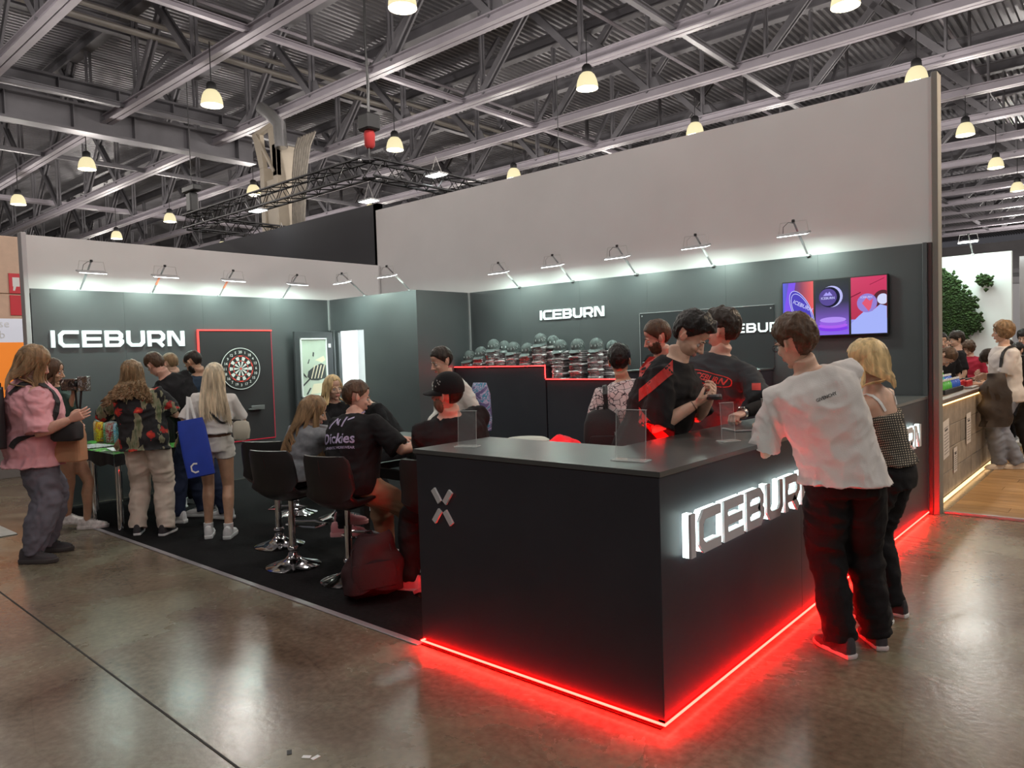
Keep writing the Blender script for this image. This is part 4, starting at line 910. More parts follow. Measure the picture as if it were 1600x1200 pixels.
# printed lounge chair
gc = empty('printed_chair', (-5.75,2.05,.006), -.4); tag(gc, 'low chair with green, red and black splashed print and thin metal legs', 'chair')
M_spl = smear('splash_print', (.02,.02,.02), (.05,.5,.08), (.45,.04,.06), 4.0)
b = MB(); rings = []
for k in range(13):
    t = k/12
    if t < .5: p = Vector((0,-.28+.56*(t/.5),.42-.04*math.sin(t*2*PI))); nrm = Vector((0,0,1))
    else: s_ = (t-.5)/.5; p = Vector((0,.28+.14*s_,.42+.46*s_)); nrm = Vector((0,-1,.3)).normalized()
    w = .26+.03*math.sin(t*PI) - (.05 if k in (0,12) else 0)
    rings.append(b.ring(p, Vector((1,0,0)), nrm, w, .035, 20, 3))
b.loft(rings); b.build('shell', M_spl, gc, True)
for sx in (-1,1):
    for y_ in (-.22,.24): MB().tube([(sx*.2,y_*.8,.38),(sx*.27,y_,.0)],.011,8).build('leg', M_chrome, gc, True)
# ---------------------------------------------------------------- bar stools
M_leather = mat('black_leatherette', (.016,.015,.016), .42, spec=.35, var=.1, vscale=10, bump=.05, bscale=150)
def make_stool():
    r = empty('bar_stool', (0,0,0)); SH = .60
    MB().lathe([(.205,0),(.21,.006),(.195,.014),(.14,.030),(.07,.055),(.04,.085),(.034,.12)], n=48).build('base', M_chrome, r, True)
    MB().tube([(0,0,.10),(0,0,.40)],.028,16).build('column', M_chrome, r, True); MB().lathe([(.036,.11),(.042,.12),(.042,.15),(.034,.16)], n=20).build('collar', M_chrome, r, True)
    MB().tube([(0,0,.38),(0,0,SH-.03)],.020,14).build('piston', M_chrome, r, True)
    b = MB(); b.tube([(.0,.05,.30),(.14,.10,.29),(.16,.22,.29),(.0,.27,.29),(-.16,.22,.29),(-.14,.10,.29),(-.01,.05,.30)],.010,8); b.build('footrest', M_chrome, r, True)
    b = MB(); rings = []
    path = [(.25,-.045),(.24,-.01),(.12,-.015),(0,-.035),(-.12,-.03),(-.19,.02),(-.225,.10),(-.245,.20),(-.262,.30),(-.268,.335)]
    for i, (y, z) in enumerate(path):
        a = Vector((0, *path[max(i-1,0)])); c = Vector((0, *path[min(i+1,len(path)-1)])); t = (c-a).normalized(); nrm = t.cross(Vector((1,0,0)))
        w = [.14,.185,.20,.205,.205,.205,.215,.215,.205,.18][i]; th = [.012,.028,.030,.030,.032,.032,.026,.024,.020,.010][i]
        rg_ = b.ring(Vector((0,y,SH+z)), Vector((1,0,0)), nrm, w, th, 28, 2.8)
        for q in range(len(rg_)): rg_[q] = rg_[q] + Vector((0, .07*(abs(rg_[q].x)/.22)**2*(1 if z > .05 else 0), .03*(abs(rg_[q].x)/.2)**2*(1 if z <= .03 else 0)))
        rings.append(rg_)
    b.loft(rings); s = b.build('seat_shell', M_leather, r, True)
    b = MB(); b.tube([(.0,-.218,SH+.03),(.0,-.25,SH+.12),(.0,-.271,SH+.22),(.0,-.283,SH+.31)],.0028,6); b.build('seam', M_black, s, True)
    b = MB(); b.box(-.09,-.09,SH-.07,.09,.09,SH-.045); b.build('mount_plate', M_black, r)
    return r
STOOLS = [((-3.50,.44),.30,'front black bar stool with chrome base, under the long-haired woman'),((-2.83,.48),.24,'black bar stool with chrome base, under the man in black T-shirt'),((-4.16,.72),.55,'empty black bar stool behind the long-haired woman'),((-4.64,1.69),3.0,'black bar stool behind, its chrome base seen between the seated pair'),((-5.2,1.55),2.2,'farthest black bar stool near the printed chair'),((-2.1,.72),.45,'black bar stool under the man in the cap')]
st0 = make_stool()
for i, ((x, y), a, lb) in enumerate(STOOLS):
    s = st0 if i == 0 else copy_tree(st0); tag(s, lb, 'stool', 'black leatherette bar stools with chrome bases'); s.location = (x,y,.006); s.rotation_euler = (0,0,a)
# bar table
bt = empty('bar_table', (-2.75,1.45,.006)); tag(bt, 'black bar-height table between the seated people', 'table')
MB().cbox(-1.0,-.36,.86,.85,.36,.90,.006).build('tabletop', M_counter_top, bt)
for sx in (-.8,.65): 
    MB().cbox(sx-.03,-.3,.0,sx+.03,-.24,.86,.004).build('leg', M_black, bt); MB().cbox(sx-.03,.24,.0,sx+.03,.3,.86,.004).build('leg', M_black, bt); MB().cbox(sx-.028,-.24,.62,sx+.028,.24,.68,.004).build('stretcher', M_black, bt)
MB().cbox(-.77,-.295,.60,.62,-.245,.68,.004).build('front_rail', M_black, bt)
wb_ = MB().cbox(-.3,-.15,0,.3,.15,.20,.01).build('wooden_box', mat('pale_wood_box',(.55,.42,.26),.6,var=.15,vscale=4,stretch=(1,10,10))); 
wb_.location = (-3.05,2.15,.60); tag(wb_, 'pale wooden box seen beneath the bar table', 'box')
pl = MB().cbox(-.32,-.17,.0,.32,.17,.59,.01).build('plinth_block', M_black); pl.location = (-3.05,2.15,.006); tag(pl, 'black block under the pale wooden box', 'block')
for i, (x, y, w, h_, rz) in enumerate(((-2.75,1.25,.2,.14,.3),(-2.35,1.30,.22,.15,-.2),(-2.95,1.5,.18,.13,.8))):
    o = MB().cbox(-w/2,-h_/2,0,w/2,h_/2,.012,.002).build('booklet', M_white if i else mat('tan_booklet',(.5,.4,.28),.6)); o.location = (x,y,.907); o.rotation_euler = (0,0,rz); tag(o, ['tan booklet on the bar table','white booklet on the bar table near the cap man','white card at the back of the bar table'][i], 'booklet')
se = empty('round_pouf', (-1.85,1.35,.006)); tag(se, 'round beige seat top visible behind the counter beside the cap man', 'stool')
MB().lathe([(.15,1.01),(.165,1.02),(.165,1.05),(.14,1.065)], n=28).build('seat', mat('beige_leather',(.42,.43,.38),.5), se, True); MB().tube([(0,0,.02),(0,0,1.0)],.025,12).build('column', M_chrome, se, True); MB().lathe([(.19,0),(.18,.02),(.04,.05)], n=28).build('base', M_chrome, se, True)
for o in (se,): o.scale = (1,1,.93)
# light-blue packet goods hung on the storage wall
ps = empty('goods_bag', (-2.90,1.98,.94)); 
M_pb = smear('purple_foil_print',(.12,.10,.25),(.45,.4,.6),(.05,.25,.4),9)
b = MB(); b.loft([b.ring(Vector((0,0,z)), Vector((1,0,0)), Vector((0,1,0)), w*.75, d, 16, 3) for z, w, d in ((.0,.13,.06),(.1,.14,.07),(.32,.13,.06),(.42,.10,.02))]); b.build('bag', M_pb, ps, True); tag(ps, 'crinkled purple printed foil bag beside the man in the white shirt', 'bag')
# booth inner red lights (strip inside the counter)
MB().cbox(-1.522,.03,1.062,-1.511,.58,1.072,.001).build('end_light_strip', mat('red_inner_strip',(.4,.02,.02),.5,emit=(1,.01,.01),es=55), ct)
MB().cbox(-1.48,.602,1.055,-.58,.612,1.070,.002).cbox(-.585,.62,1.055,-.573,4.5,1.070,.002).build('inner_light_strip', mat('red_inner_strip',(.4,.02,.02),.5,emit=(1,.01,.01),es=55), ct)
# ================================================================ people
TEX = {}
def clouds(sc):
    if sc not in TEX:
        t = bpy.data.textures.new('folds', 'CLOUDS'); t.noise_scale = sc; t.noise_depth = 2; TEX[sc] = t
    return TEX[sc]
def remesh(mb, voxel, smooth=2, disp=0, dscale=.12, sf=.5):
    me = bpy.data.meshes.new('r'); me.from_pydata([tuple(v) for v in mb.v], [], mb.f); me.validate()
    bm = bmesh.new(); bm.from_mesh(me); bmesh.ops.recalc_face_normals(bm, faces=bm.faces); bm.to_mesh(me); bm.free()
    o = bpy.data.objects.new('r', me); COL.objects.link(o)
    m = o.modifiers.new('a', 'REMESH'); m.mode = 'VOXEL'; m.voxel_size = voxel; m.adaptivity = 0; m.use_smooth_shade = True
    if smooth: m = o.modifiers.new('b', 'SMOOTH'); m.iterations = smooth; m.factor = sf
    if disp:
        m = o.modifiers.new('c', 'DISPLACE'); m.texture = clouds(dscale); m.strength = disp; m.mid_level = .45; m.texture_coords = 'LOCAL'
        m = o.modifiers.new('e', 'SMOOTH'); m.iterations = 1; m.factor = .4
    dg = bpy.context.evaluated_depsgraph_get(); r = bpy.data.meshes.new_from_object(o.evaluated_get(dg))
    bpy.data.objects.remove(o); bpy.data.meshes.remove(me); r.materials.clear()
    r.polygons.foreach_set('use_smooth', [True]*len(r.polygons))
    return r
def ellipsoid(b, c, rx, ry, rz, n=16, rot=None):
    c = Vector(c); rings = []; X = Vector((1,0,0)); Y = Vector((0,1,0)); Z = Vector((0,0,1))
    if rot is not None: X, Y, Z = rot @ X, rot @ Y, rot @ Z
    for k in range(1, 10):
        a = -PI/2+PI*k/10; rings.append(b.ring(c+Z*(rz*math.sin(a)), X, Y, rx*math.cos(a), ry*math.cos(a), n))
    rings.insert(0, b.ring(c-Z*rz*.995, X, Y, rx*.03, ry*.03, n)); rings.append(b.ring(c+Z*rz*.995, X, Y, rx*.03, ry*.03, n))
    b.loft(rings)
def folds(me, amp, sx, sz, drop=0):
    if not amp: return me
    me.update(); ns = [v.normal.copy() for v in me.vertices]; N_ = noise.noise
    for v, n in zip(me.vertices, ns):
        c = v.co; w = N_(Vector((c.x*2.3, c.y*2.3, c.z*2.3)))
        p = Vector((c.x*sx+w*2.2, c.y*sx-w*1.7, c.z*sz+w*2.6))
        r = 1-abs(N_(p))*2.2; r2 = 1-abs(N_(p*2.1+Vector((5,1,3))))*2.2
        v.co = c+n*(amp*(r*.75+r2*.35-.62))
    return me
def slerp_dir(a, b, t): return (a*(1-t)+b*t).normalized()
# ---- head, facing +Y, z up, origin at the skull centre
def make_head(fem):
    b = MB(); k = .94 if fem else 1
    ellipsoid(b, (0,-.014,.030), .075*k,.093,.087, 24)
    ellipsoid(b, (0,.022,-.020), .062*k,.068,.088, 24)
    ellipsoid(b, (0,.022,-.066), .052*k,.052,.040, 20)
    ellipsoid(b, (0,.062,-.098), .020*k,.018,.016, 12)
    ellipsoid(b, (0,.048,.055), .052,.036,.045, 16)
    b.tube([(0,.084,.018),(0,.096,-.002),(0,.110,-.026),(0,.100,-.036)], [.007,.008,.0115,.007], 10)
    ellipsoid(b, (.012,.092,-.031), .008,.010,.007, 8); ellipsoid(b, (-.012,.092,-.031), .008,.010,.007, 8)
    for s in (-1, 1):
        ellipsoid(b, (s*.034,.062,-.024), .022,.022,.020, 12)
        ellipsoid(b, (s*.028,.080,.021), .022,.010,.006, 10)
        R_ = Matrix.Rotation(s*.35, 3, 'Z') @ Matrix.Rotation(-.15, 3, 'X')
        ellipsoid(b, (s*.079*k,-.006,-.004), .006,.017,.031, 12, R_)
        ellipsoid(b, (s*.084*k,-.016,.004), .006,.008,.026, 10, R_)
    ellipsoid(b, (0,.088,-.056), .022,.008,.0055, 12); ellipsoid(b, (0,.086,-.066), .019,.009,.0065, 12)
    return remesh(b, .0050, 1)
HEADS = {f: make_head(f) for f in (0, 1)}
def make_hand(curl, tc=.5):
    """right hand: wrist at origin, fingers +Y, palm faces -Z, thumb at -X"""
    b = MB(); rings = []
    for y, w, t in ((-.02,.026,.020),(.0,.028,.019),(.03,.036,.017),(.065,.041,.015),(.088,.040,.013)): rings.append(b.ring(Vector((0,y,0)), Vector((1,0,0)), Vector((0,0,1)), w, t, 16, 2.6))
    b.loft(rings)
    for x, L_, r in ((-.030,.072,.0088),(-.010,.080,.0092),(.010,.074,.0088),(.029,.058,.0078)):
        p = Vector((x,.080,.0)); pts = [Vector((x,.055,0)), p]; a = 0; rs = [r*1.05, r*1.05]
        for q, f in enumerate((.45,.32,.26)):
            a += curl*(.75+.25*q); p = p+Vector((x*.05, math.cos(a)*L_*f, -math.sin(a)*L_*f)); pts.append(p); rs.append(r*(.98-.1*q))
        pts.append(p+(pts[-1]-pts[-2]).normalized()*r*.5); rs.append(r*.35); b.tube(pts, rs, 8)
    b.tube([(-.018,.008,-.004),(-.040,.030,-.010),(-.052+.012*tc,.055,-.016-.012*tc),(-.050+.024*tc,.078,-.018-.028*tc),(-.046+.028*tc,.086,-.020-.032*tc)], [.014,.0125,.0105,.0088,.004], 8)
    return remesh(b, .0042, 1)
HANDS = {'relaxed': make_hand(.38), 'flat': make_hand(.10, .1), 'grip': make_hand(.85, 1.0), 'fist': make_hand(1.25, 1.2)}
# ---- skin and hair materials
def skin(name, c):
    m_ = mat('skin_'+name, c, .5, var=.10, vscale=20, bump=.05, bscale=180)
    m_.node_tree.nodes['Principled BSDF'].inputs['Subsurface Weight'].default_value = .12
    m_.node_tree.nodes['Principled BSDF'].inputs['Subsurface Radius'].default_value = (.02,.008,.004)
    return m_
S_FAIR = skin('fair', (.60,.38,.28)); S_TAN = skin('tan', (.50,.29,.19)); S_PINK = skin('pinkish', (.60,.34,.26))
def hairm(name, c): return mat('hair_'+name, c, .42, var=.45, vscale=40, bump=.7, bscale=70, stretch=(1,1,.15), spec=.3)
H_BROWN = hairm('brown', (.075,.042,.024)); H_DARK = hairm('dark_brown', (.025,.017,.012)); H_BLACK = hairm('black', (.012,.010,.009))
H_LT = hairm('light_brown', (.23,.145,.075)); H_BLOND = hairm('ash_blond', (.62,.52,.38)); H_GOLD = hairm('golden_blond', (.60,.44,.22)); H_CURL = hairm('curly_brown', (.20,.13,.07))
M_lip = mat('lips', (.50,.20,.17), .45); M_eyew = mat('eye_white', (.42,.40,.38), .35); M_iris = mat('iris_dark', (.03,.02,.015), .15)
def hair_cap(style, hm, M4, fem, parent, org):
    bm = bmesh.new(); bmesh.ops.create_icosphere(bm, subdivisions=5, radius=1)
    thick, tp, amp, nap, front = {'short': (.007,.012,.005,-.062,.066), 'quiff': (.007,.034,.012,-.055,.070), 'tousled': (.012,.020,.013,-.072,.060), 'bulky': (.012,.026,.009,-.060,.045),
        'buzz': (.001,.0,.0015,-.060,.070), 'long': (.012,.010,.004,-.095,.074), 'curtain': (.014,.010,.005,-.10,.05), 'wavy': (.020,.018,.014,-.10,.06), 'bob': (.017,.014,.005,-.12,.07)}[style]
    for v in bm.verts:
        d = v.co.normalized(); az = abs(math.degrees(math.atan2(d.x, d.y)))
        p = Vector((d.x*.077, d.y*.096-.014, d.z*.090+.030))
        if fem: p.x *= .95
        if style in ('long','wavy','bob','curtain'): zm = (front if az < 22 else front-(az-22)*.0042 if az < 60 else nap) if style != 'curtain' else (front if az < 12 else front-(az-12)*.006 if az < 35 else nap)
        else: zm = front if az < 35 else (front-(az-35)/40*(front-.0) if az < 75 else (-.012 if az < 88 else (.022 if az < 112 else nap)))
        zm += noise.noise(d*6)*.006
        e = max(0, min(1, (p.z-zm)/.010))
        lateral = noise.noise(d*3.2)*amp*.6 + noise.noise(Vector((d.x*14, d.y*14, d.z*6)))*amp*.40 + noise.noise(Vector((d.x*34, d.y*34, d.z*12)))*amp*.22
        t = thick + tp*max(0, d.z)**1.2*(1.15 if d.y > 0 else .8) + (tp*.5 if style == 'quiff' and d.y > .45 and d.z > .45 else 0) + lateral
        if p.z < -.02: t *= max(.35, 1-(-.02-p.z)*7) if style not in ('long','wavy','bob') else 1
        q = p + d*max(.0012, t) if e > 0 else p
        inn = Vector((p.x*.86, (p.y+.014)*.86-.014, (p.z-.03)*.86+.03)); v.co = inn.lerp(q, e)
    me = bpy.data.meshes.new('hair'); bm.to_mesh(me); bm.free(); me.transform(M4); me.transform(Matrix.Translation(-org))
    me.polygons.foreach_set('use_smooth', [True]*len(me.polygons)); me.materials.append(hm)
    return linkme('hair', me, parent)
def strands(kind, hm, M4, parent, org, axis, n=120, length=.30, seed=1, width=.15, push=.12, fwd=None, rad=.010):
    """locks that leave the scalp and hang; axis(z)->centre of neck/back"""
    rnd = random.Random(seed); b = MB(); back = -(M4.to_3x3() @ Vector((0,1,0))); back.z = 0; back.normalize()
    for i in range(n):
        az = math.radians(rnd.uniform(52, 308) if kind not in ('front','curtain') else (rnd.uniform(40, 320) if kind == 'front' else rnd.uniform(14, 346))); el = rnd.uniform(-.15, 1.0)
        d = Vector((math.sin(az)*math.cos(el), math.cos(az)*math.cos(el), math.sin(el)))
        p0 = Vector((d.x*.082, d.y*.100-.014, d.z*.096+.030)); d2 = Vector((math.sin(az), math.cos(az), 0))
        pts = [M4 @ p0]
        p1 = Vector((d2.x*.093, d2.y*.108-.014, .01)); p2 = Vector((d2.x*.092, d2.y*.108-.014, -.06))
        if el > .4: pts.append(M4 @ Vector(((p0.x+p1.x)*.56, (p0.y+p1.y+.014)*.56-.014, .065)))
        pts += [M4 @ p1, M4 @ p2]
        out = (M4.to_3x3() @ d2); out.z = 0
        L_ = length*rnd.uniform(.78, 1.05); m_ = 13 if kind == 'curly' else 6; base = pts[-1].copy(); ph = rnd.uniform(0, 6.3)
        spread = rnd.uniform(-1, 1)
        for k in range(1, m_+1):
            t = k/m_; z = base.z-L_*t; c = axis(z)
            q = Vector((base.x, base.y, z)); w_ = Vector((q.x-c.x, q.y-c.y, 0)); 
            want = push*(1 if z < org.z+1.0*0+base.z-.05 else .7)
            bd = w_.dot(back)
            if bd > -.03:  # behind: rest on the back
                tgt = c + back*(push*min(1, .55+t*1.1)+rnd.uniform(0,.012)) + (w_-back*bd)*(1+width*t*2); q = Vector((tgt.x, tgt.y, z))
            else:
                q = Vector((c.x+w_.x*(1+.35*t), c.y+w_.y*(1+.35*t), z))
            if kind in ('wavy','curly'):
                a = .016 if kind == 'wavy' else .017; w9 = 9 if kind == 'wavy' else 21; q += Vector((math.sin(ph+t*w9)*a, math.cos(ph+t*w9)*a, 0)) + (w_.normalized()*.035*t*rnd.random() if kind == 'curly' else Vector((0,0,0)))
            pts.append(q)
        r = rad*rnd.uniform(.7, 1.25); m2 = len(pts)
        # smooth the corner
        for _ in range(2 if kind != 'curly' else 1): pts = [pts[0]]+[(pts[j-1]+pts[j]*2+pts[j+1])/4 for j in range(1, m2-1)]+[pts[-1]]
        b.tube(pts, [r*.7]+[r]*(m2-3)+[r*.7, r*.18], 5, True, .6)
    b.v = [tuple(Vector(v)-org) for v in b.v]
    return b.build('hair_locks', hm, parent, True)
def two_bone(a, t, l1, l2, pole):
    d = t-a; L_ = d.length
    if L_ > (l1+l2)*.995: t = a+d.normalized()*(l1+l2)*.995; d = t-a; L_ = d.length
    if L_ < abs(l1-l2)+.05: d = d.normalized()*(abs(l1-l2)+.05); t = a+d; L_ = d.length
    x = (l1*l1-l2*l2+L_*L_)/(2*L_); h = math.sqrt(max(0, l1*l1-x*x)); n = d.normalized(); p = pole-n*pole.dot(n)
    p = p.normalized() if p.length > 1e-4 else n.orthogonal().normalized()
    return a+n*x+p*h, t
def join_meshes(name, parts, org):
    """parts: (mesh, matrix, material, flip)"""
    bm = bmesh.new(); mats_ = []; 
    for me, M, material, flip in parts:
        if material not in mats_: mats_.append(material)
        idx = mats_.index(material); nv = len(bm.verts); nf = len(bm.faces); bm.from_mesh(me); bm.verts.ensure_lookup_table(); bm.faces.ensure_lookup_table()
        vs = bm.verts[nv:]; fs = bm.faces[nf:]
        if M is not None: bmesh.ops.transform(bm, matrix=M, verts=vs)
        if flip: bmesh.ops.reverse_faces(bm, faces=fs)
        for f in fs: f.material_index = idx
    r = bpy.data.meshes.new(name); bm.to_mesh(r); bm.free(); r.transform(Matrix.Translation(-org))
    for m_ in mats_: r.materials.append(m_)
    r.polygons.foreach_set('use_smooth', [True]*len(r.polygons)); return r
SHOE_CACHE = {}
def shoe_parts(kind):
    """foot along +Y, heel at y=-.07, sole on z=0"""
    if kind in SHOE_CACHE: return SHOE_CACHE[kind]
    k = 1.12 if kind == 'chunky' else 1.0
    out = [(-.085,.020),(-.078,.032),(-.04,.036),(.02,.038),(.08,.045),(.13,.044),(.165,.032),(.18,.012)]
    rows = [(-.032,.0),( -.0,1)]
    def outline(s): 
        P = [(w*s*k, y*k*(1 if abs(y) < .1 else 1)) for y, w in out]; return [(x, y) for x, y in P]+[(-x*.92, y) for x, y in reversed(P)]
    b = MB(); sh_ = .036 if kind == 'chunky' else .024
    rings = [[Vector((x*s, y*s2, z)) for x, y in outline(1)] for z, s, s2 in ((0,.95,.97),(.004,1.0,1.0),(sh_-.004,1.03,1.01),(sh_,.98,.985))]
    b.loft(rings); sole = b
    u = MB(); rings = []
    for y, w, h in ((-.080,.018,.060),(-.070,.031,.088),(-.03,.034,.095),(.01,.036,.088),(.045,.038,.068),(.09,.043,.046),(.13,.041,.038),(.160,.028,.026),(.172,.010,.012)):
        c = Vector((0,y*k,sh_-.006)); n = 16; r = []
        for i in range(n):
            a = 2*PI*i/n; s_, c_ = math.sin(a), math.cos(a)
            r.append(c+Vector((w*k*math.copysign(abs(c_)**.8, c_), 0, max(-.004, h*math.copysign(abs(s_)**.75, s_)) if s_ > 0 else -.004)))
        rings.append(r)
    u.loft(rings)
    lc = MB()
    for q in range(5): y = .03+.018*q; z = sh_+.078-.010*q-.0; lc.tube([(-.022*k,y*k,z-.012),(0,y*k,z+.004),(.022*k,y*k,z-.012)],.0025,5)
    res = (sole, u, lc); SHOE_CACHE[kind] = res; return res
PEOPLE = []
def person(label, loc, face, H=1.75, girth=1.0, fem=0, hip=None, head_at=None, lean=0, side=0, head=(0,0), feet=None, hands=(None,None), poles=(None,None), hs=('relaxed','relaxed'),
           top=None, tmat=None, sleeve=.62, ease=.018, hem=-.10, bottom='trousers', bmat=None, bag=.018, shoe='plain', smat=None, solemat=None, sk=None, hair='short', hm=None, hscale=1.0, beard=None,
           voxel=.0125, twist=0, long_kw=None, eyes=True, fold=.018, group=None, kneepole=None, base_z=0, palm=(None,None), cuff=None):
    sk = sk or S_FAIR; s = H/1.75; a = math.radians(face); F = Vector((math.cos(a), math.sin(a), 0)); R_ = Vector((math.sin(a), -math.cos(a), 0)); Z = Vector((0,0,1))
    hipz = (hip if hip is not None else .925*s + base_z); org = Vector((loc[0], loc[1], base_z)); P = Vector((loc[0], loc[1], hipz))
    root = empty('person', org); tag(root, label, 'person', group); bs = []
    if head_at is not None:
        dv = Vector(head_at)-P; S = dv.normalized(); kk = max(.86, min(1.14, dv.length/(.645*s)))
    else:
        S = (Z*math.cos(math.radians(lean))+F*math.sin(math.radians(lean))+R_*math.tan(math.radians(side))).normalized(); kk = 1
    sp = s*kk
    tw = math.radians(twist); Fc = (Matrix.Rotation(tw, 3, 'Z') @ F); Fc = (Fc-S*Fc.dot(S)).normalized(); Rc = Fc.cross(S).normalized()
    R0 = F.cross(S).normalized() if abs(F.dot(S)) < .98 else R_
    g = girth
    def cs(d, w, dep, f=0):      # spine section
        t = max(0, min(1, d/.45)); Rr = slerp_dir(R_, Rc, t); Sx = slerp_dir(Z, S, max(0, min(1, (d+.06)/.16))); Ff = Sx.cross(Rr)*-1 if False else Rr.cross(Sx)*-1
        Ff = Sx.cross(Rr); 
        return (P+Z*0+ (S*d if d > 0 else Z*d)*sp + Ff*(f*s), Rr, Ff, w*s, dep*s)
    if fem: SEC = [(-.10,.145,.105,0),(-.02,.165,.112,-.005),(.06,.152,.105,0),(.15,.125,.092,.0),(.26,.138,.100,.008),(.34,.145,.110,.014),(.42,.145,.090,.0),(.465,.110,.070,-.006),(.50,.062,.055,-.006)]
    else: SEC = [(-.10,.148,.108,0),(-.02,.160,.112,0),(.06,.152,.108,.004),(.16,.150,.104,.006),(.28,.162,.112,.008),(.37,.176,.115,.006),(.43,.170,.096,.0),(.475,.128,.078,-.006),(.505,.078,.064,-.008)]
    gb = lambda d: 1+(g-1)*(1.0 if d < .3 else (1-(d-.3)/.22*.75 if d < .52 else .25)); dep_g = lambda d: 1+(g-1)*(1.5 if -.05 < d < .30 else .8)
    sec = [cs(d, w*gb(d), dp*dep_g(d), f+(.03*(g-1)*2 if .0 < d < .25 else 0)) for d, w, dp, f in SEC]
    neck = P+S*.50*sp; Ssh = P+S*(.425 if fem else .428)*sp; sw = (.155 if fem else .182)*s*(1+(g-1)*.5)
    hd = math.radians(head[1]); hy = math.radians(head[0]); Fh = Matrix.Rotation(hy, 3, S) @ Fc; up_h = slerp_dir(Z, S, .45 if head_at is None else .5); Fh = (Fh-up_h*Fh.dot(up_h)).normalized(); Rh = Fh.cross(up_h)
    Rm = Matrix.Rotation(-hd, 3, Rh); Fh2 = Rm @ Fh; Uh = Rm @ up_h
    hs_ = s*.5+.5; hs_ *= hscale
    hc = neck+up_h*.050*s+Uh*.078*hs_+Fh2*.020*s
    if head_at is not None: dlt = Vector(head_at)-hc; hc = hc + dlt*min(1, .045/max(dlt.length,1e-5))
    MH = Matrix((Rh, Fh2, Uh)).transposed() @ Matrix.Scale(hs_, 3); MH = MH.to_4x4(); MH.translation = hc
    # limbs
    u_, f_ = .285*s, .255*s; arms = []
    for i, sgn in enumerate((-1, 1)):
        shp = Ssh+Rc*sgn*sw; tgt = hands[i]
        if tgt is None: tgt = shp+Rc*sgn*.07-Z*.50*s+F*.06
        tgt = Vector(tgt); pole = poles[i]; pole = Vector(pole) if pole is not None else (-Z*1.0-F*.45+Rc*sgn*.35)
        el, wr = two_bone(shp, tgt, u_, f_, pole); arms.append((shp, el, wr))
    th, sh_l = .435*s, .415*s; legs = []; ftz = .085*s
    for i, sgn in enumerate((-1, 1)):
        hp = P+R_*sgn*.088*s*(1+(g-1)*.5)-Z*.02
        if feet is None: ft = org+R_*sgn*.11*s+F*(.02*sgn); fy = face-sgn*8; fz = 0
        else: ft = Vector((feet[i][0], feet[i][1], 0)); fy = feet[i][3]; fz = feet[i][2]; 
        ank = Vector((ft.x, ft.y, (0 if feet is None else 0)+fz+ftz+base_z)); kp = Vector(kneepole[i]) if kneepole else F*1.0+Z*.1
        kn, an = two_bone(hp, ank, th, sh_l, kp); legs.append((hp, kn, an, fy))
    # body
    b = MB(); bf = .93; rg_ = [b.ring(c, r, f, w*bf, d*bf, 20, 2.35) for c, r, f, w, d in sec]; b.loft(rg_)
    b.tube([neck-S*.06*s, neck+up_h*.03*s, hc-Uh*.07*hs_-Fh2*.02], [.066*s,.057*s*(.82 if fem else 1+(g-1)*.6),.053*s], 14)
    ag = 1+(g-1)*.9; fa = .85 if fem else 1.0
    for (shp, el, wr) in arms:
        b.tube([Ssh+(shp-Ssh)*.5, shp, shp.lerp(el,.35), shp.lerp(el,.75), el, el.lerp(wr,.3), el.lerp(wr,.8), wr], [.055*s*ag,.050*s*ag*fa,.046*s*ag*fa,.040*s*ag*fa,.036*s*ag*fa,.038*s*ag*fa,.029*s*ag*fa,.025*s*fa], 12)
    lg = 1+(g-1)*.7
    for (hp, kn, an, fy) in legs:
        dd_ = (kn-hp); ca = (an-kn); bk = -F*.012*s
        b.tube([hp+Z*.03, hp.lerp(kn,.2), hp.lerp(kn,.6), kn, kn.lerp(an,.28)+bk, kn.lerp(an,.6), an], [.085*s*lg,.084*s*lg,.066*s*lg,.053*s*lg,.055*s*lg,.043*s*lg,.034*s], 14)
        yv = Vector((math.cos(math.radians(fy)), math.sin(math.radians(fy)), 0)); b.tube([an-yv*.03-Z*.02, an+yv*.05-Z*.045*s, an+yv*.13*s-Z*.06*s], [.032*s,.030*s,.020*s], 10)
    body = remesh(b, voxel, 2)
    parts = [(body, None, sk, False), (HEADS[fem], MH, sk, False)]
    for i, sgn in enumerate((-1, 1)):
        shp, el, wr = arms[i]; y = (wr-el).normalized(); pn = palm[i]; pn = Vector(pn) if pn is not None else -Rc*sgn*.9+F*.0-Z*.2   # palm normal
        z = -(pn-y*pn.dot(y)).normalized(); x = y.cross(z)*1; 
        x = y.cross(z); hs2 = s*.98*(.92 if fem else 1.0)
        Mx = Matrix((x*(1 if sgn > 0 else -1), y, z)).transposed() @ Matrix.Scale(hs2, 3); Mx = Mx.to_4x4(); Mx.translation = wr
        # thumb side should point forward/up: flip if it points backwards
        parts.append((HANDS[hs[i]], Mx, sk, Mx.determinant() < 0))
    me = join_meshes('body', parts, org); bo = linkme('body', me, root)
    # lips
    idx = None
    if eyes:
        me.materials.append(M_lip); li = len(me.materials)-1; Mi = (Matrix.Translation(-org) @ MH).inverted()
        for p in me.polygons:
            c = p.center
            if (c-(hc-org)).length < .14*hs_:
                q = Mi @ c
                if q.y > .083 and abs(q.z+.061) < .012 and abs(q.x) < .024: p.material_index = li
        for sg in (-1, 1):
            e = MB(); ellipsoid(e, (sg*.030*(.95 if fem else 1),.0735,.001), .0125,.0125,.0105, 12); e.m = 1; ellipsoid(e, (sg*.030*(.95 if fem else 1)+.0,.0835,.001), .0052,.0032,.0052, 10)
            e.xf(Matrix.Translation(-org) @ MH); e.build('eye', [M_eyew, M_iris], root, True)
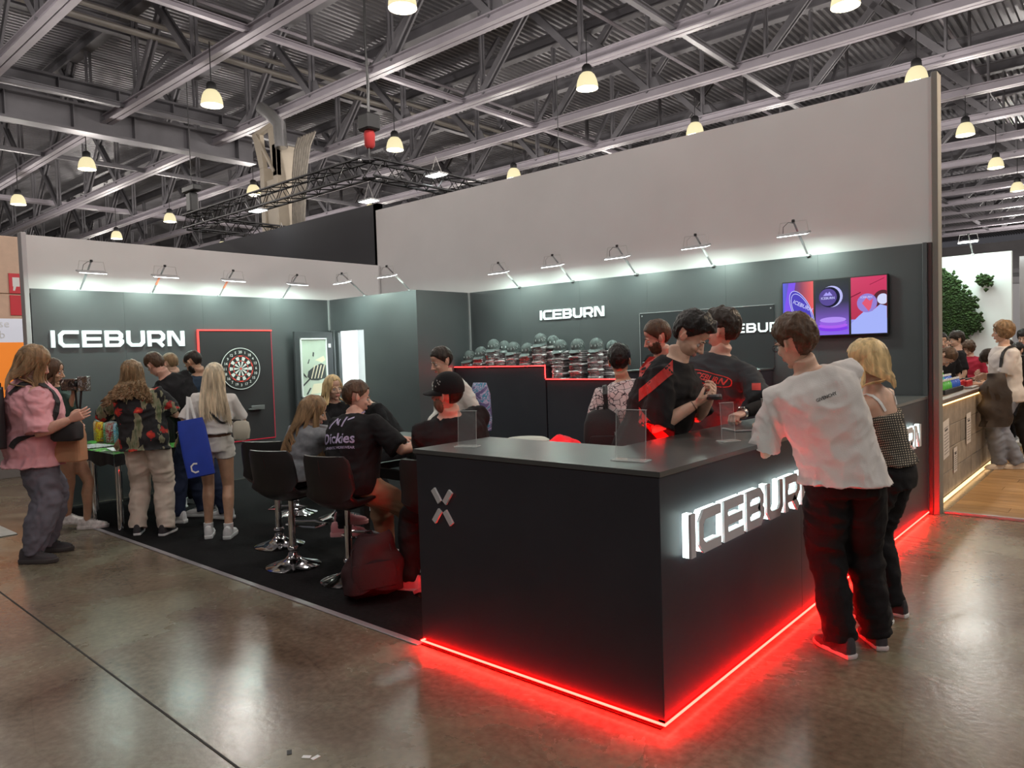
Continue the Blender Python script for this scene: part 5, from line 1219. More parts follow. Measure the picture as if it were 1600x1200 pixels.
        if hm and hair != 'none':
            e = MB()
            for sg in (-1, 1): e.tube([(sg*.012,.090,.024),(sg*.028,.0905,.030),(sg*.046,.078,.025)], [.003,.0042,.002], 6, True, .6)
            e.xf(Matrix.Translation(-org) @ MH); e.build('eyebrows', hm, root, True)
    if beard:
        bm = bmesh.new(); bmesh.ops.create_icosphere(bm, subdivisions=4, radius=1)
        for v in bm.verts:
            d = v.co.normalized(); az = abs(math.degrees(math.atan2(d.x, d.y))); p = Vector((d.x*.060, .024+d.y*.064, d.z*.070-.050))
            ok = p.z < (-.028 if az < 25 else -.02+(az-25)*.0006) and az < 105 and not (az < 16 and -.072 < p.z < -.052)
            v.co = p+d*(.007+noise.noise(d*9)*.004) if ok else p*.8+Vector((0,0,-.01))
        m_ = bpy.data.meshes.new('beard'); bm.to_mesh(m_); bm.free(); m_.transform(Matrix.Translation(-org) @ MH); m_.materials.append(beard); m_.polygons.foreach_set('use_smooth', [True]*len(m_.polygons)); linkme('beard', m_, root)
    # hair
    if hair and hair != 'none':
        ho = hair_cap(hair, hm, MH, fem, root, org)
        if long_kw:
            def axis(z): t = (z-P.z)/max(.05, (neck.z-P.z)); return P+(neck-P)*min(1.15, t)
            strands(long_kw.get('kind','long'), hm, MH, root, org, axis, **{k: v for k, v in long_kw.items() if k != 'kind'})
    # garments
    top_o = None
    if top:
        b = MB(); rr = []
        for (d, w, dp, f), (c, r, ff, W_, D_) in zip(SEC, sec):
            if d < hem-.005 and d < .3: continue
            e = ease*(1.25 if d < .3 else (1 if d < .45 else .45)); rr.append(b.ring(c, r, ff, W_+e, D_+e, 22, 2.35))
        if hem > -.10+.005 or True:
            c, r, ff, W_, D_ = cs(hem, .160*gb(0) if not fem else .150, .112*dep_g(0), 0)
            if top == 'crop': c, r, ff, W_, D_ = cs(hem, .135, .098, 0)
            rr.insert(0, b.ring(c, r, ff, W_+ease*1.7, D_+ease*1.7, 22, 2.35))
        if top == 'tank': rr = rr[:-3]
        b.loft(rr)
        for i, (shp, el, wr) in enumerate(arms):
            if top == 'tank': continue
            r0 = (.050*ag*fa*s+min(ease,.02)*.9); inn_ = Ssh+(shp-Ssh)*.45
            if sleeve <= 1: e = shp.lerp(el, sleeve); b.tube([inn_, shp+Z*.004, shp.lerp(el, sleeve*.5), e], [r0*1.02, r0*1.0, r0*1.0+max(0,ease-.02)*.4, r0*1.05+max(0,ease-.02)*.8], 14)
            else: 
                e = el.lerp(wr, sleeve-1); r1 = .040*ag*s*fa+ease*.8; r2_ = .030*ag*s*fa+ease*.6; b.tube([inn_, shp+Z*.004, shp.lerp(el,.5), el, el.lerp(wr,(sleeve-1)*.6), e], [r0, r0, r0*.92, r1*1.05, r1*.95, r2_], 14)
        if top in ('shirt','polo'): b.tube([neck-S*.035*s, neck+up_h*.022*s], [.078*s,.072*s], 16)
        m_ = folds(remesh(b, voxel*.95, 1, fold*.7, .16, .4), fold*.75, 5.0, 6.5); m_.transform(Matrix.Translation(-org)); m_.materials.append(tmat); top_o = linkme({'tee':'t_shirt','crop':'crop_t_shirt','sweater':'sweater','shirt':'shirt','tank':'tank_top','jacket':'jacket','polo':'shirt'}[top], m_, root)
    if bottom:
        b = MB(); rr = []
        for d, w, dp in ((-.11,.150,.110),(-.05,.160,.112),(.02,.158,.108),(.055,.152,.104)):
            c, r, ff, W_, D_ = cs(d, w*gb(d), dp*dep_g(d), 0); e = .008+(bag*.15); rr.append(b.ring(c, r, ff, W_+e*.6, D_+e*.6, 22, 2.35))
        b.loft(rr)
        for hp, kn, an, fy in legs:
            r0 = .086*s*lg+bag*.45
            if bottom == 'shorts': b.tube([hp+Z*.03, hp.lerp(kn,.15), hp.lerp(kn,.34)], [r0, r0*1.03, r0*1.02], 16)
            else:
                e = an-Z*.025*s if bottom != 'cropped' else kn.lerp(an,.8); b.tube([hp+Z*.03, hp.lerp(kn,.2), hp.lerp(kn,.6), kn, kn.lerp(an,.35), kn.lerp(an,.75), e], [r0*.97, r0*1.02, .070*s*lg+bag, .058*s*lg+bag, .058*s*lg+bag*.95, .048*s+bag*1.0, (.042*s+bag*(1.15 if cuff is None else cuff))], 16)
        m_ = folds(remesh(b, voxel, 1, fold*.6, .16, .4), fold*.80, 4.5, 9.0); m_.transform(Matrix.Translation(-org)); m_.materials.append(bmat); bot_o = linkme('shorts' if bottom == 'shorts' else 'trousers', m_, root)
    # shoes
    sole, upr, lc = shoe_parts('chunky' if shoe == 'chunky' else 'plain')
    for hp, kn, an, fy in legs:
        a2 = math.radians(fy); y = Vector((math.cos(a2), math.sin(a2), 0)); x = Vector((y.y, -y.x, 0)); M_ = Matrix((x, y, Z)).transposed() @ Matrix.Scale(s*.99, 3); M_ = M_.to_4x4(); M_.translation = Vector((an.x, an.y, an.z-ftz+.002))-org
        def inst(src, nm, mt, par): q = MB(); q.v = list(src.v); q.f = list(src.f); q.mi = list(src.mi); q.xf(M_); return q.build(nm, mt, par, True)
        so = inst(upr, 'shoe', smat or M_white, root); inst(sole, 'sole', solemat or M_white, so); inst(lc, 'laces', solemat or M_white, so)
    info = dict(root=root, org=org, P=P, S=S, F=F, Fc=Fc, R=R_, Rc=Rc, Ssh=Ssh, neck=neck, arms=arms, legs=legs, MH=MH, hc=hc, top=top_o, sw=sw, s=s, bottom=bot_o if bottom else None)
    PEOPLE.append(info); return info
def bvh_of(objs):
    vs = []; fs = []
    for o in objs:
        b0 = len(vs); off = o.parent.location; vs += [v.co+off for v in o.data.vertices]; fs += [[b0+i for i in p.vertices] for p in o.data.polygons]
    return BVHTree.FromPolygons(vs, fs)
def decal(me, origin, xdir, ydir, target_objs, depth, material, parent, name, lift=.004):
    """drape a flat print onto a garment: every vertex is laid on the cloth"""
    bm = bmesh.new(); bm.from_mesh(me)
    bmesh.ops.subdivide_edges(bm, edges=[e for e in bm.edges if e.calc_length() > .03], cuts=2)
    x = Vector(xdir).normalized(); y = Vector(ydir).normalized(); n = x.cross(y).normalized(); t = bvh_of(target_objs); o = Vector(origin); org = parent.location if parent.parent is None else parent.parent.location
    for v in bm.verts:
        p = o+x*v.co.x+y*v.co.y; h = t.ray_cast(p+n*depth, -n, depth*2.5)
        v.co = ((h[0]+n*lift) if h[0] is not None else p)-org
    r = bpy.data.meshes.new(name); bm.to_mesh(r); bm.free(); r.materials.clear(); r.materials.append(material); return linkme(name, r, parent)
def strap(info, pts, w, material, name='strap', parent=None, targets=None, th=.004, lift=.010):
    """flat band laid over the clothed body through world points"""
    t = bvh_of(targets or [o for o in (info['top'], info['bottom']) if o]); P_ = []
    pts = [Vector(p) for p in pts]; fine = []
    for i in range(len(pts)-1):
        for k in range(5): fine.append(pts[i].lerp(pts[i+1], k/5))
    fine.append(pts[-1]); c = info['P']; out = []; nr = []
    for p in fine:
        h = t.find_nearest(p); q, n = h[0], h[1]
        out.append(q+n*lift if (p-q).length < .10 or (p-q).dot(n) < 0 else p); nr.append(n)
    for _ in range(2): out = [out[0]]+[(out[j-1]+out[j]*2+out[j+1])/4 for j in range(1, len(out)-1)]+[out[-1]]
    org = info['root'].location; b = MB(); rings = []
    for i, p in enumerate(out):
        tt = (out[min(i+1, len(out)-1)]-out[max(i-1, 0)]).normalized(); n = (nr[i]-tt*nr[i].dot(tt)).normalized(); s_ = tt.cross(n)
        e_ = []
        for sg in (1, 0, -1):
            q = p+s_*w/2*sg; hh = t.find_nearest(q); 
            if (hh[0]-q).length < .06: q = hh[0]+hh[1]*lift
            e_.append(q-org)
        rings.append([e_[0], e_[0]+n*th, e_[1]+n*th, e_[2]+n*th, e_[2], e_[1]])
    b.loft(rings); return b.build(name, material, parent or info['root'])
def backpack(center, F, up_, w, h, d, M, label, M2=None, soft=0):
    """F points away from the wearer's back"""
    F = Vector(F).normalized(); U = Vector(up_).normalized(); X = U.cross(F).normalized(); b = MB(); rings = []
    for k, (z, sw_, sd) in enumerate(((-.5,.70,.55),(-.47,.92,.85),(-.3,1.0,1.0),(0,1.0,1.0),(.25,.96,.9),(.42,.78,.68),(.5,.45,.4))): rings.append(b.ring(U*(z*h)+F*(d*.5*sd), X, F, w/2*sw_, d/2*sd, 20, 3.4))
    b.loft(rings)
    if soft:
        b = MB(); rings = []
        for i in range(15):
            z = -.5+i/14; k_ = (1-max(0,z+.1)**1.3*.95)*(min(1,(z+.56)*9)); rings.append(b.ring(U*(z*h)+F*(d*.5)+X*(.06*z), X, F, max(.01,w/2*k_*1.05), max(.01,d/2*k_*1.15), 28, 2.6))
        b.loft(rings); b.v = [tuple(Vector(v)+(Vector(v)-F*d*.5).normalized()*noise.noise(Vector(v)*9)*soft) for v in b.v]
    root = empty('backpack', center); tag(root, label, 'backpack'); bo = b.build('bag_body', M, root, True)
    b = MB(); rings = []
    for z, sw_, sd in ((-.42,.5,.2),(-.38,.74,.9),(-.1,.78,1),(.02,.7,.8),(.06,.4,.1)): rings.append(b.ring(U*(z*h)+F*(d*.9), X, F, w/2*sw_, d*.22*sd, 16, 3.4))
    b.loft(rings); b.build('front_pocket', M2 or M, root, True)
    b = MB(); b.tube([X*(-.03)+U*h*.47+F*.02, X*(-.02)+U*(h*.56)+F*.02, X*.02+U*(h*.56)+F*.02, X*.03+U*h*.47+F*.02],.008,8); b.build('top_handle', M, root, True)
    b = MB(); b.tube([X*(w*.36)+U*h*.0+F*(d*.86), X*(w*.33)+U*h*.28+F*(d*.80), U*h*.40+F*(d*.66), X*(-w*.33)+U*h*.28+F*(d*.80), X*(-w*.36)+U*h*.0+F*(d*.86)],.004,6); b.build('zip', M_black, root)
    b = MB(); b.box(-.005,-.004,-.03,.005,.004,0); b.xf(Matrix.Translation(X*(w*.3)+U*h*.1+F*(d*.92))); b.build('zip_pull', M_alu, root)
    return root
# ---------------------------------------------------------------- clothing materials
def cloth(name, c, rough=.85, var=.10, vs=5, b=.25, bs=220): return mat(name, c, rough, var=var, vscale=vs, bump=b, bscale=bs, spec=.22)
C_PINK = cloth('pink_cotton', (.68,.34,.38)); C_WHITE = cloth('white_cotton', (.66,.63,.61), var=.04); C_BLACK = cloth('black_cotton', (.012,.0115,.013)); C_DKGREY = cloth('charcoal_cotton', (.045,.047,.052))
C_GREYP = cloth('grey_jersey', (.13,.125,.155), var=.15); C_CREAM = cloth('cream_denim', (.66,.55,.47), var=.08); C_NAVY = cloth('navy_cotton', (.020,.028,.060)); C_JEANB = cloth('black_denim', (.010,.009,.010), var=.3)
C_TAN = cloth('tan_twill', (.34,.20,.12), var=.1); C_JEAN = cloth('blue_grey_denim', (.22,.24,.29), var=.2); C_GREY = cloth('grey_melange', (.21,.22,.24), var=.12, vs=40); C_DGREEN = cloth('dark_green_knit', (.03,.055,.045)); C_RED = cloth('red_cotton', (.42,.03,.06))
C_SHORT = cloth('white_denim', (.66,.62,.58), var=.05); C_WSHIRT = cloth('white_shirting', (.62,.62,.58), .7, var=.05)
P_PINKSH = cloth('pink_knit_shoe', (.70,.33,.36), .7); P_WHITESH = cloth('white_leather_shoe', (.70,.69,.70), .45); P_DARKSH = cloth('dark_knit_shoe', (.05,.045,.05), .7); P_SILV = cloth('silver_white_mesh_shoe', (.62,.58,.57), .5, var=.25, vs=30); P_CREAMSH = cloth('cream_canvas_shoe', (.62,.52,.42), .7)
S_DARK = mat('dark_rubber', (.05,.045,.045), .6); S_PINK_ = mat('pink_rubber', (.75,.40,.42), .5)
def node_mat(name): 
    M = bpy.data.materials.new(name); M.use_nodes = True; b = M.node_tree.nodes['Principled BSDF']; b.inputs['Roughness'].default_value = .8; return M, M.node_tree, b
def floral():
    M, nt, b = node_mat('tropical_flower_print'); N = nt.nodes; L = nt.links; tc = N.new('ShaderNodeTexCoord').outputs['Object']
    def layer(scale, stretch, rot, thr, stops, prev, seed):
        mp = N.new('ShaderNodeMapping'); mp.inputs['Rotation'].default_value = rot; mp.inputs['Scale'].default_value = stretch; mp.inputs['Location'].default_value = (seed,seed*.7,seed*1.3); L.new(tc, mp.inputs[0])
        nz = N.new('ShaderNodeTexNoise'); nz.inputs['Scale'].default_value = 30; L.new(mp.outputs[0], nz.inputs['Vector'])
        ad = N.new('ShaderNodeMix'); ad.data_type = 'VECTOR'; ad.inputs[0].default_value = .05; L.new(mp.outputs[0], ad.inputs[4]); L.new(nz.outputs[1], ad.inputs[5])
        v = N.new('ShaderNodeTexVoronoi'); v.inputs['Scale'].default_value = scale; v.inputs['Randomness'].default_value = .9; L.new(ad.outputs[1], v.inputs['Vector'])
        lt_ = N.new('ShaderNodeMath'); lt_.operation = 'LESS_THAN'; lt_.inputs[1].default_value = thr; L.new(v.outputs['Distance'], lt_.inputs[0])
        r = ramp(nt, v.outputs['Distance'], stops)
        sel = N.new('ShaderNodeSeparateColor'); L.new(v.outputs['Color'], sel.inputs[0]); gt = N.new('ShaderNodeMath'); gt.operation = 'GREATER_THAN'; gt.inputs[1].default_value = .35; L.new(sel.outputs[0], gt.inputs[0])
        mu = N.new('ShaderNodeMath'); mu.operation = 'MULTIPLY'; L.new(lt_.outputs[0], mu.inputs[0]); L.new(gt.outputs[0], mu.inputs[1])
        mx = N.new('ShaderNodeMix'); mx.data_type = 'RGBA'; L.new(mu.outputs[0], mx.inputs[0]); L.new(r.outputs[0], mx.inputs[7])
        if prev is None: mx.inputs[6].default_value = (.012,.012,.014,1)
        else: L.new(prev, mx.inputs[6])
        return mx.outputs[2]
    p = layer(11, (1,1,.34), (.5,.6,0), .40, [(0,(.20,.20,.11)),(.16,(.10,.13,.06)),(.36,(.24,.22,.14))], None, 1)
    p = layer(11, (1,1,.32), (-.7,.2,.5), .38, [(0,(.14,.17,.09)),(.18,(.06,.10,.05)),(.34,(.22,.22,.14))], p, 5)
    p = layer(9, (1,1,1.2), (0,.3,.2), .33, [(0,(.75,.20,.06)),(.12,(.60,.04,.02)),(.30,(.35,.02,.02))], p, 9)
    L.new(p, b.inputs['Base Color']); return M
def crackle():
    M, nt, b = node_mat('white_crackle_print'); v = nt.nodes.new('ShaderNodeTexVoronoi'); v.feature = 'DISTANCE_TO_EDGE'; v.inputs['Scale'].default_value = 24
    tc = nt.nodes.new('ShaderNodeTexCoord'); nz = nt.nodes.new('ShaderNodeTexNoise'); nz.inputs['Scale'].default_value = 12; nt.links.new(tc.outputs['Object'], nz.inputs['Vector'])
    ad = nt.nodes.new('ShaderNodeMix'); ad.data_type = 'VECTOR'; ad.inputs[0].default_value = .06; nt.links.new(tc.outputs['Object'], ad.inputs[4]); nt.links.new(nz.outputs[1], ad.inputs[5]); nt.links.new(ad.outputs[1], v.inputs['Vector'])
    r = ramp(nt, v.outputs[0], [(0,(.04,.03,.04)),(.035,(.05,.04,.05)),(.06,(.62,.56,.56))]); nt.links.new(r.outputs[0], b.inputs['Base Color']); return M
def checked():
    M, nt, b = node_mat('cream_black_check'); tc = nt.nodes.new('ShaderNodeTexCoord'); mp = nt.nodes.new('ShaderNodeMapping'); mp.inputs['Rotation'].default_value = (.1,.2,.7); nt.links.new(tc.outputs['Object'], mp.inputs[0])
    c = nt.nodes.new('ShaderNodeTexBrick'); c.inputs['Scale'].default_value = 38; c.inputs['Mortar Size'].default_value = .14; c.inputs['Color1'].default_value = (.50,.44,.34,1); c.inputs['Color2'].default_value = (.42,.37,.28,1); c.inputs['Mortar'].default_value = (.02,.018,.016,1); c.offset = 0; c.squash = 1; c.inputs['Brick Width'].default_value = .5; c.inputs['Row Height'].default_value = .5
    sw_ = nt.nodes.new('ShaderNodeSeparateXYZ'); cb_ = nt.nodes.new('ShaderNodeCombineXYZ'); ad = nt.nodes.new('ShaderNodeMath'); nt.links.new(mp.outputs[0], sw_.inputs[0]); nt.links.new(sw_.outputs[0], ad.inputs[0]); nt.links.new(sw_.outputs[1], ad.inputs[1]); nt.links.new(ad.outputs[0], cb_.inputs[0]); nt.links.new(sw_.outputs[2], cb_.inputs[1]); nt.links.new(cb_.outputs[0], c.inputs['Vector'])
    nt.links.new(c.outputs[0], b.inputs['Base Color']); return M
C_FLORAL = floral(); C_CRACK = crackle(); C_CHECK = checked()
M_bagblk = cloth('black_nylon', (.028,.026,.028), .6); M_kraft = mat('kraft_bag', (.42,.22,.12), .75, var=.12, vscale=6)
V = Vector
def gp(px, py, z=0): d = fw + r2*((px-800)/FPX) - u2*((py-600)/FPX); t = (z-CAMLOC.z)/d.z; return CAMLOC + d*t
def pxd(px, py, dep): return CAMLOC + (fw + r2*((px-800)/FPX) - u2*((py-600)/FPX))*dep
# 1 the big man in pink
q = gp(68,888)
p = person('large long-haired man in a pink T-shirt with a black backpack, at the left edge', (-5.60,-.70), 80, H=1.85, girth=1.28, head_at=tuple(pxd(50,566,6.05)), head=(-22,24), feet=[(-5.72,-.60,0,52),(-5.42,-.80,0,42)],
    hands=(tuple(pxd(112,664,6.35)), tuple(pxd(111,655,5.95))), poles=(None,(-.2,-.3,-1)), hs=('grip','relaxed'), top='tee', tmat=C_PINK, sleeve=1.0, ease=.045, hem=-.17, bmat=C_GREYP, bag=.045, shoe='chunky', smat=P_DARKSH, solemat=S_DARK, hair='curtain', hm=H_LT, sk=S_PINK, hscale=1.08, long_kw=dict(n=190,length=.13,push=.13,width=.25,kind='curtain',rad=.012), fold=.028, cuff=.35)
B = p['Ssh']-p['Fc']*.20-V((0,0,.22)); bp_ = backpack(B, -p['Fc'], (0,0,1), .34,.50,.17, M_bagblk, 'black backpack worn by the man in the pink T-shirt', C_DKGREY)
R_ = p['Rc']; S0 = p['Ssh']
strap(p, [B+R_*.12+V((0,0,.22)), S0+R_*.13+V((0,0,.11)), S0+R_*.14+p['Fc']*.11, S0+R_*.18+p['Fc']*.13-V((0,0,.12)), S0+R_*.20+p['Fc']*.05-V((0,0,.26)), B+R_*.18-V((0,0,.16)), B+R_*.14-V((0,0,.22))], .05, M_bagblk)
# 2 woman behind him
p2 = person('woman with brown hair half hidden behind the man in pink, in dark green top', (-6.32,-.22), 52, H=1.68, fem=1, head_at=tuple(pxd(79,580,6.9)), head=(0,15), feet=[(-6.40,-.05,0,60),(-6.60,-.16,0,42)],
    hands=(tuple(pxd(116,612,6.9)), tuple(pxd(112,668,6.6))), hs=('grip','grip'), top='tee', tmat=C_DGREEN, sleeve=1.4, ease=.03, bottom='shorts', bmat=C_BLACK, shoe='chunky', smat=P_SILV, solemat=P_SILV, hair='long', hm=H_BROWN, sk=S_TAN, long_kw=dict(n=100,length=.16,push=.11))
# things they hold
cmr = empty('camera', pxd(117,600,6.85)); tag(cmr, 'black camera rig with strap held up by the woman behind the man in pink', 'camera')
cmr.rotation_euler = (0,0,math.radians(40)); MB().cbox(-.11,-.05,-.06,.03,.04,.05,.008).build('camera_body', smear('camera_print',(.05,.03,.03),(.16,.10,.06),(.02,.02,.025),22), cmr); MB().cbox(.04,-.03,-.07,.13,.04,.07,.006).build('screen', smear('camera_screen',(.25,.25,.25),(.03,.03,.03),(.15,.10,.06),18), cmr)
MB().lathe([(.035,0),(.04,.02),(.036,.05)], n=18).xf(Matrix.Rotation(PI/2,4,'X')).build('lens', M_black, cmr, True); MB().tube([(0,0,-.05),(.0,.01,-.18),(.02,.01,-.30),(.045,0,-.16),(.06,0,-.04)],.010,6,True,.3).build('strap', M_black, cmr)
kb_ = empty('paper_bag', gp(107,703,.88)); kb_.location = pxd(106,680,6.15); kb_.rotation_euler = (0,0,math.radians(35)); tag(kb_, 'brown kraft paper bag hanging before the man in pink', 'bag')
b = MB(); b.loft([b.ring(V((0,0,z)),V((1,0,0)),V((0,1,0)),w,d,16,6) for z,w,d in ((-.22,.13,.06),(-.21,.14,.065),(.0,.14,.06),(.12,.12,.03))]); b.build('bag', M_kraft, kb_)
bb2 = empty('camera_bag', pxd(104,664,6.02)); bb2.rotation_euler = (0,0,math.radians(35)); tag(bb2, 'small black camera bag in front of the brown paper bag', 'bag'); b = MB(); b.loft([b.ring(V((0,0,z)),V((1,0,0)),V((0,1,0)),w,d,16,4) for z,w,d in ((-.13,.10,.06),(-.11,.12,.07),(.0,.12,.07),(.03,.10,.05))]); b.build('bag', M_bagblk, bb2, True)
# 3 floral shirt
p = person('man with long curly hair in a dark tropical flower shirt and cream trousers', (-5.60,.22), 138, H=1.76, girth=1.06, head_at=tuple(pxd(207,588,6.85)), head=(12,22), feet=[(-5.72,.16,0,150),(-5.47,.31,0,128)],
    hands=(tuple(pxd(186,650,7.2)), tuple(pxd(238,630,7.05))), poles=((-.75,-.66,-.7),(.75,.66,-.55)), hs=('relaxed','relaxed'), top='shirt', tmat=C_FLORAL, sleeve=.84, ease=.035, hem=-.13, bmat=C_CREAM, bag=.034, smat=P_DARKSH, solemat=P_WHITESH, hair='wavy', hm=H_CURL, sk=S_FAIR, long_kw=dict(n=230,length=.20,push=.14,kind='curly',width=.5,rad=.013), fold=.022)
# 4 navy
p = person('brown-haired man in a black T-shirt and navy trousers bending over the table', (-5.80,.84), 196, H=1.82, head_at=tuple(pxd(241,566,7.25)), head=(0,35), feet=[(-5.86,.60,0,212),(-5.60,.98,0,200)], hands=(tuple(gp(190,690,.86)), None), top='tee', tmat=C_BLACK, sleeve=.85, ease=.03, bmat=C_NAVY, bag=.022, smat=P_WHITESH, shoe='chunky', hair='short', hm=H_BROWN, sk=S_PINK)
# 5 bald
person('balding man in a black T-shirt bowed behind the brown-haired one', tuple(pxd(288,700,8.25))[:2], 196, H=1.80, head_at=tuple(pxd(268,566,8.0)), head=(0,30), top='tee', tmat=C_BLACK, sleeve=.8, bmat=C_BLACK, smat=P_WHITESH, hair='buzz', hm=H_LT, sk=S_FAIR, voxel=.016)
# 6 buzz beard
person('man with cropped hair and beard looking down, in a dark blue top', tuple(pxd(322,700,7.75))[:2], 205, H=1.80, head_at=tuple(pxd(306,562,7.55)), head=(0,38), top='tee', tmat=cloth('slate_blue_cotton',(.03,.05,.08)), sleeve=.8, bmat=C_NAVY, smat=P_WHITESH, shoe='chunky', hair='buzz', hm=H_DARK, beard=H_DARK, sk=S_TAN)
# 7 blonde in white
p = person('blonde woman in a cropped white T-shirt and white shorts with a blue tote', (-4.92,.55), 143, H=1.70, fem=1, head_at=tuple(pxd(335,590,6.62)), head=(0,15), feet=[(-5.00,.50,0,150),(-4.82,.60,0,138)], hands=(tuple(pxd(304,676,6.75)), tuple(pxd(352,646,6.95))), poles=((-.2,-.3,-1),(.7,.5,-.7)), hs=('grip','relaxed'),
    top='crop', tmat=C_WHITE, sleeve=.80, ease=.028, hem=.085, bottom='shorts', bmat=C_SHORT, bag=.012, shoe='chunky', smat=P_WHITESH, hair='long', hm=H_BLOND, sk=S_TAN, long_kw=dict(n=230,length=.36,push=.125,width=.25,rad=.009), fold=.012, voxel=.010)
b = MB(); c = p['P']+V((0,0,.055)); b.loft([b.ring(c-p['root'].location+V((0,0,z)), p['R'], p['F'], .152, .112, 28, 2.35) for z in (-.018,.018)]); b.build('belt', mat('brown_leather',(.16,.07,.035),.4), p['root'])
for hp, kn, an, fy in p['legs']:
    b = MB(); b.tube([an-p['root'].location-V((0,0,.03)), an-p['root'].location+V((0,0,.055))],[.040,.043],14); b.build('sock', P_WHITESH, p['root'], True)
M_blue = mat('royal_blue_tote', (.012,.045,.38), .6, var=.1)
tt = empty('tote_bag', pxd(306,700,6.48)); tt.scale = (.82,1,1); tt.rotation_euler = (0.0,-.14,math.radians(62)); tag(tt, 'royal blue tote bag with a white C mark hanging beside the blonde woman', 'bag')
b = MB(); b.loft([b.ring(V((0,0,z)),V((1,0,0)),V((0,1,0)),w,d,18,6) for z,w,d in ((-.26,.13,.012),(-.25,.14,.025),(-.05,.145,.03),(.18,.14,.02),(.26,.125,.012))]); tb = b.build('bag', M_blue, tt, True)
b = MB(); strokes(b, [([(.035,.035),(.0,.04),(-.03,.02),(-.03,-.02),(.0,-.04),(.035,-.035)],False)], lambda a,c,d: (a-.05,-.032-d,c-.17), .014, .003); b.build('c_mark', M_white, tb)
MB().tube([(-.03,0,.24),(-.005,.01,.36),(.02,.03,.46),(.035,.03,.45),(.04,.01,.36),(.05,0,.24)],.014,6,True,.25).build('handle', M_white, tt)
sb = empty('shoulder_bag', pxd(377,672,6.55)); sb.rotation_euler = (0,0,math.radians(60)); sb.scale = (.78,.85,.85); tag(sb, 'small cream shoulder bag at the blonde woman\'s right hip', 'bag')
b = MB(); b.loft([b.ring(V((0,0,z)),V((1,0,0)),V((0,1,0)),w,d,18,3) for z,w,d in ((-.11,.05,.03),(-.09,.085,.045),(.0,.10,.045),(.08,.085,.03),(.10,.05,.015))]); b.build('bag', mat('cream_leather',(.42,.39,.32),.5), sb, True)
S0 = p['Ssh']; strap(p, [V(sb.location)+V((0,0,.09)), p['P']+p['R']*.10-p['F']*.13+V((0,0,.16)), S0-p['Fc']*.13-V((0,0,.12)), S0-p['Rc']*.10-p['Fc']*.05+V((0,0,.07))], .02, M_black)
# 8 seated, grey jacket
p = person('seated woman with very long light-brown hair and grey jacket, seen from behind', (-3.53,.50), 92, H=1.68, fem=1, hip=.715, head_at=tuple(pxd(490,644,5.75)), head=(-40,12), feet=[(-3.48,.92,.23,60),(-3.30,.76,.20,50)], hands=((-3.30,1.15,.95),(-3.12,1.12,.95)), poles=((-.4,-.2,-1),(.4,-.2,-1)), top='jacket', tmat=C_GREY, sleeve=1.9, ease=.035, hem=-.05, bmat=C_BLACK, bag=.008, shoe='chunky', smat=P_PINKSH, solemat=S_PINK_, hair='long', hm=H_LT, sk=S_FAIR, long_kw=dict(n=220,length=.40,push=.145,width=.25,rad=.009))
# 9 seated blonde
person('seated woman with shoulder-length blond hair and black top, facing right', (-4.60,1.68), -15, H=1.68, fem=1, hip=.715, head_at=tuple(pxd(521,607,7.15)), head=(5,0), feet=[(-4.2,1.75,.22,0),(-4.2,1.55,.22,0)], hands=((-4.05,1.55,.93),(-4.1,1.35,.9)), top='sweater', tmat=C_BLACK, sleeve=1.9, ease=.02, hem=-.08, bmat=C_BLACK, smat=P_WHITESH, hair='long', hm=H_GOLD, sk=S_FAIR, long_kw=dict(n=130,length=.10,push=.10,kind='long',rad=.010))
# 9b bald head behind
person('pale bald man sitting behind the table, only his head showing', (-4.55,2.45), 250, H=1.72, hip=.66, head_at=tuple(pxd(552,608,7.75)), head=(0,30), feet=[(-4.6,2.2,0,250),(-4.4,2.2,0,250)], top='tee', tmat=C_BLACK, bmat=C_BLACK, hair='none', sk=S_FAIR, voxel=.018, eyes=False)
# 10 man in black tee, seated
p = person('seated man in a black T-shirt with white lettering on the back and tan trousers', (-2.86,.54), 98, H=1.78, girth=1.10, hip=.725, head_at=tuple(pxd(557,622,5.45)), head=(-32,10), feet=[(-3.02,.98,.0,90),(-2.52,.98,.0,60)], hands=((-2.95,1.17,.95),(-2.58,1.00,.955)), poles=((-.5,-.3,-1),(.9,-.2,-.8)), top='tee', tmat=C_BLACK, sleeve=.92, ease=.034, hem=-.10, bmat=C_TAN, bag=.024, smat=P_WHITESH, hair='short', hm=H_BROWN, sk=S_PINK, palm=((0,0,-1),(0,0,-1)))
M_print = mat('pale_back_print', (.42,.36,.55), .6)
O_ = p['P']+p['S']*.30; bx_ = p['Rc']*-1 if False else p['Rc']
decal(text_mesh('Dickies', .105, 0, True), O_-p['S']*.02, p['Rc'], p['S'], [p['top']], .4, M_print, p['root'], 'back_lettering')
decal(text_mesh('AUTHENTIC WORKWEAR', .026, 0, True), O_-p['S']*.085, p['Rc'], p['S'], [p['top']], .4, M_print, p['root'], 'back_lettering')
b = MB(); 
for (x0,y0,x1,y1) in ((-.10,.04,-.06,.12),(-.06,.12,-.02,.07),(.02,.05,.05,.16),(.05,.16,.10,.18),(.05,.16,.02,.20),(-.01,.06,-.02,.11),(.06,.10,.10,.12)):
    d = V((x1-x0,y1-y0,0)); n = V((-d.y,d.x,0)).normalized()*.007; a0 = V((x0,y0,0)); b.add([a0-n,a0+n,a0+d+n,a0+d-n],[(0,1,2,3)])
mm = bpy.data.meshes.new('m'); mm.from_pydata(b.v,[],b.f); decal(mm, O_+p['S']*.02, p['Rc'], p['S'], [p['top']], .4, M_print, p['root'], 'back_print')
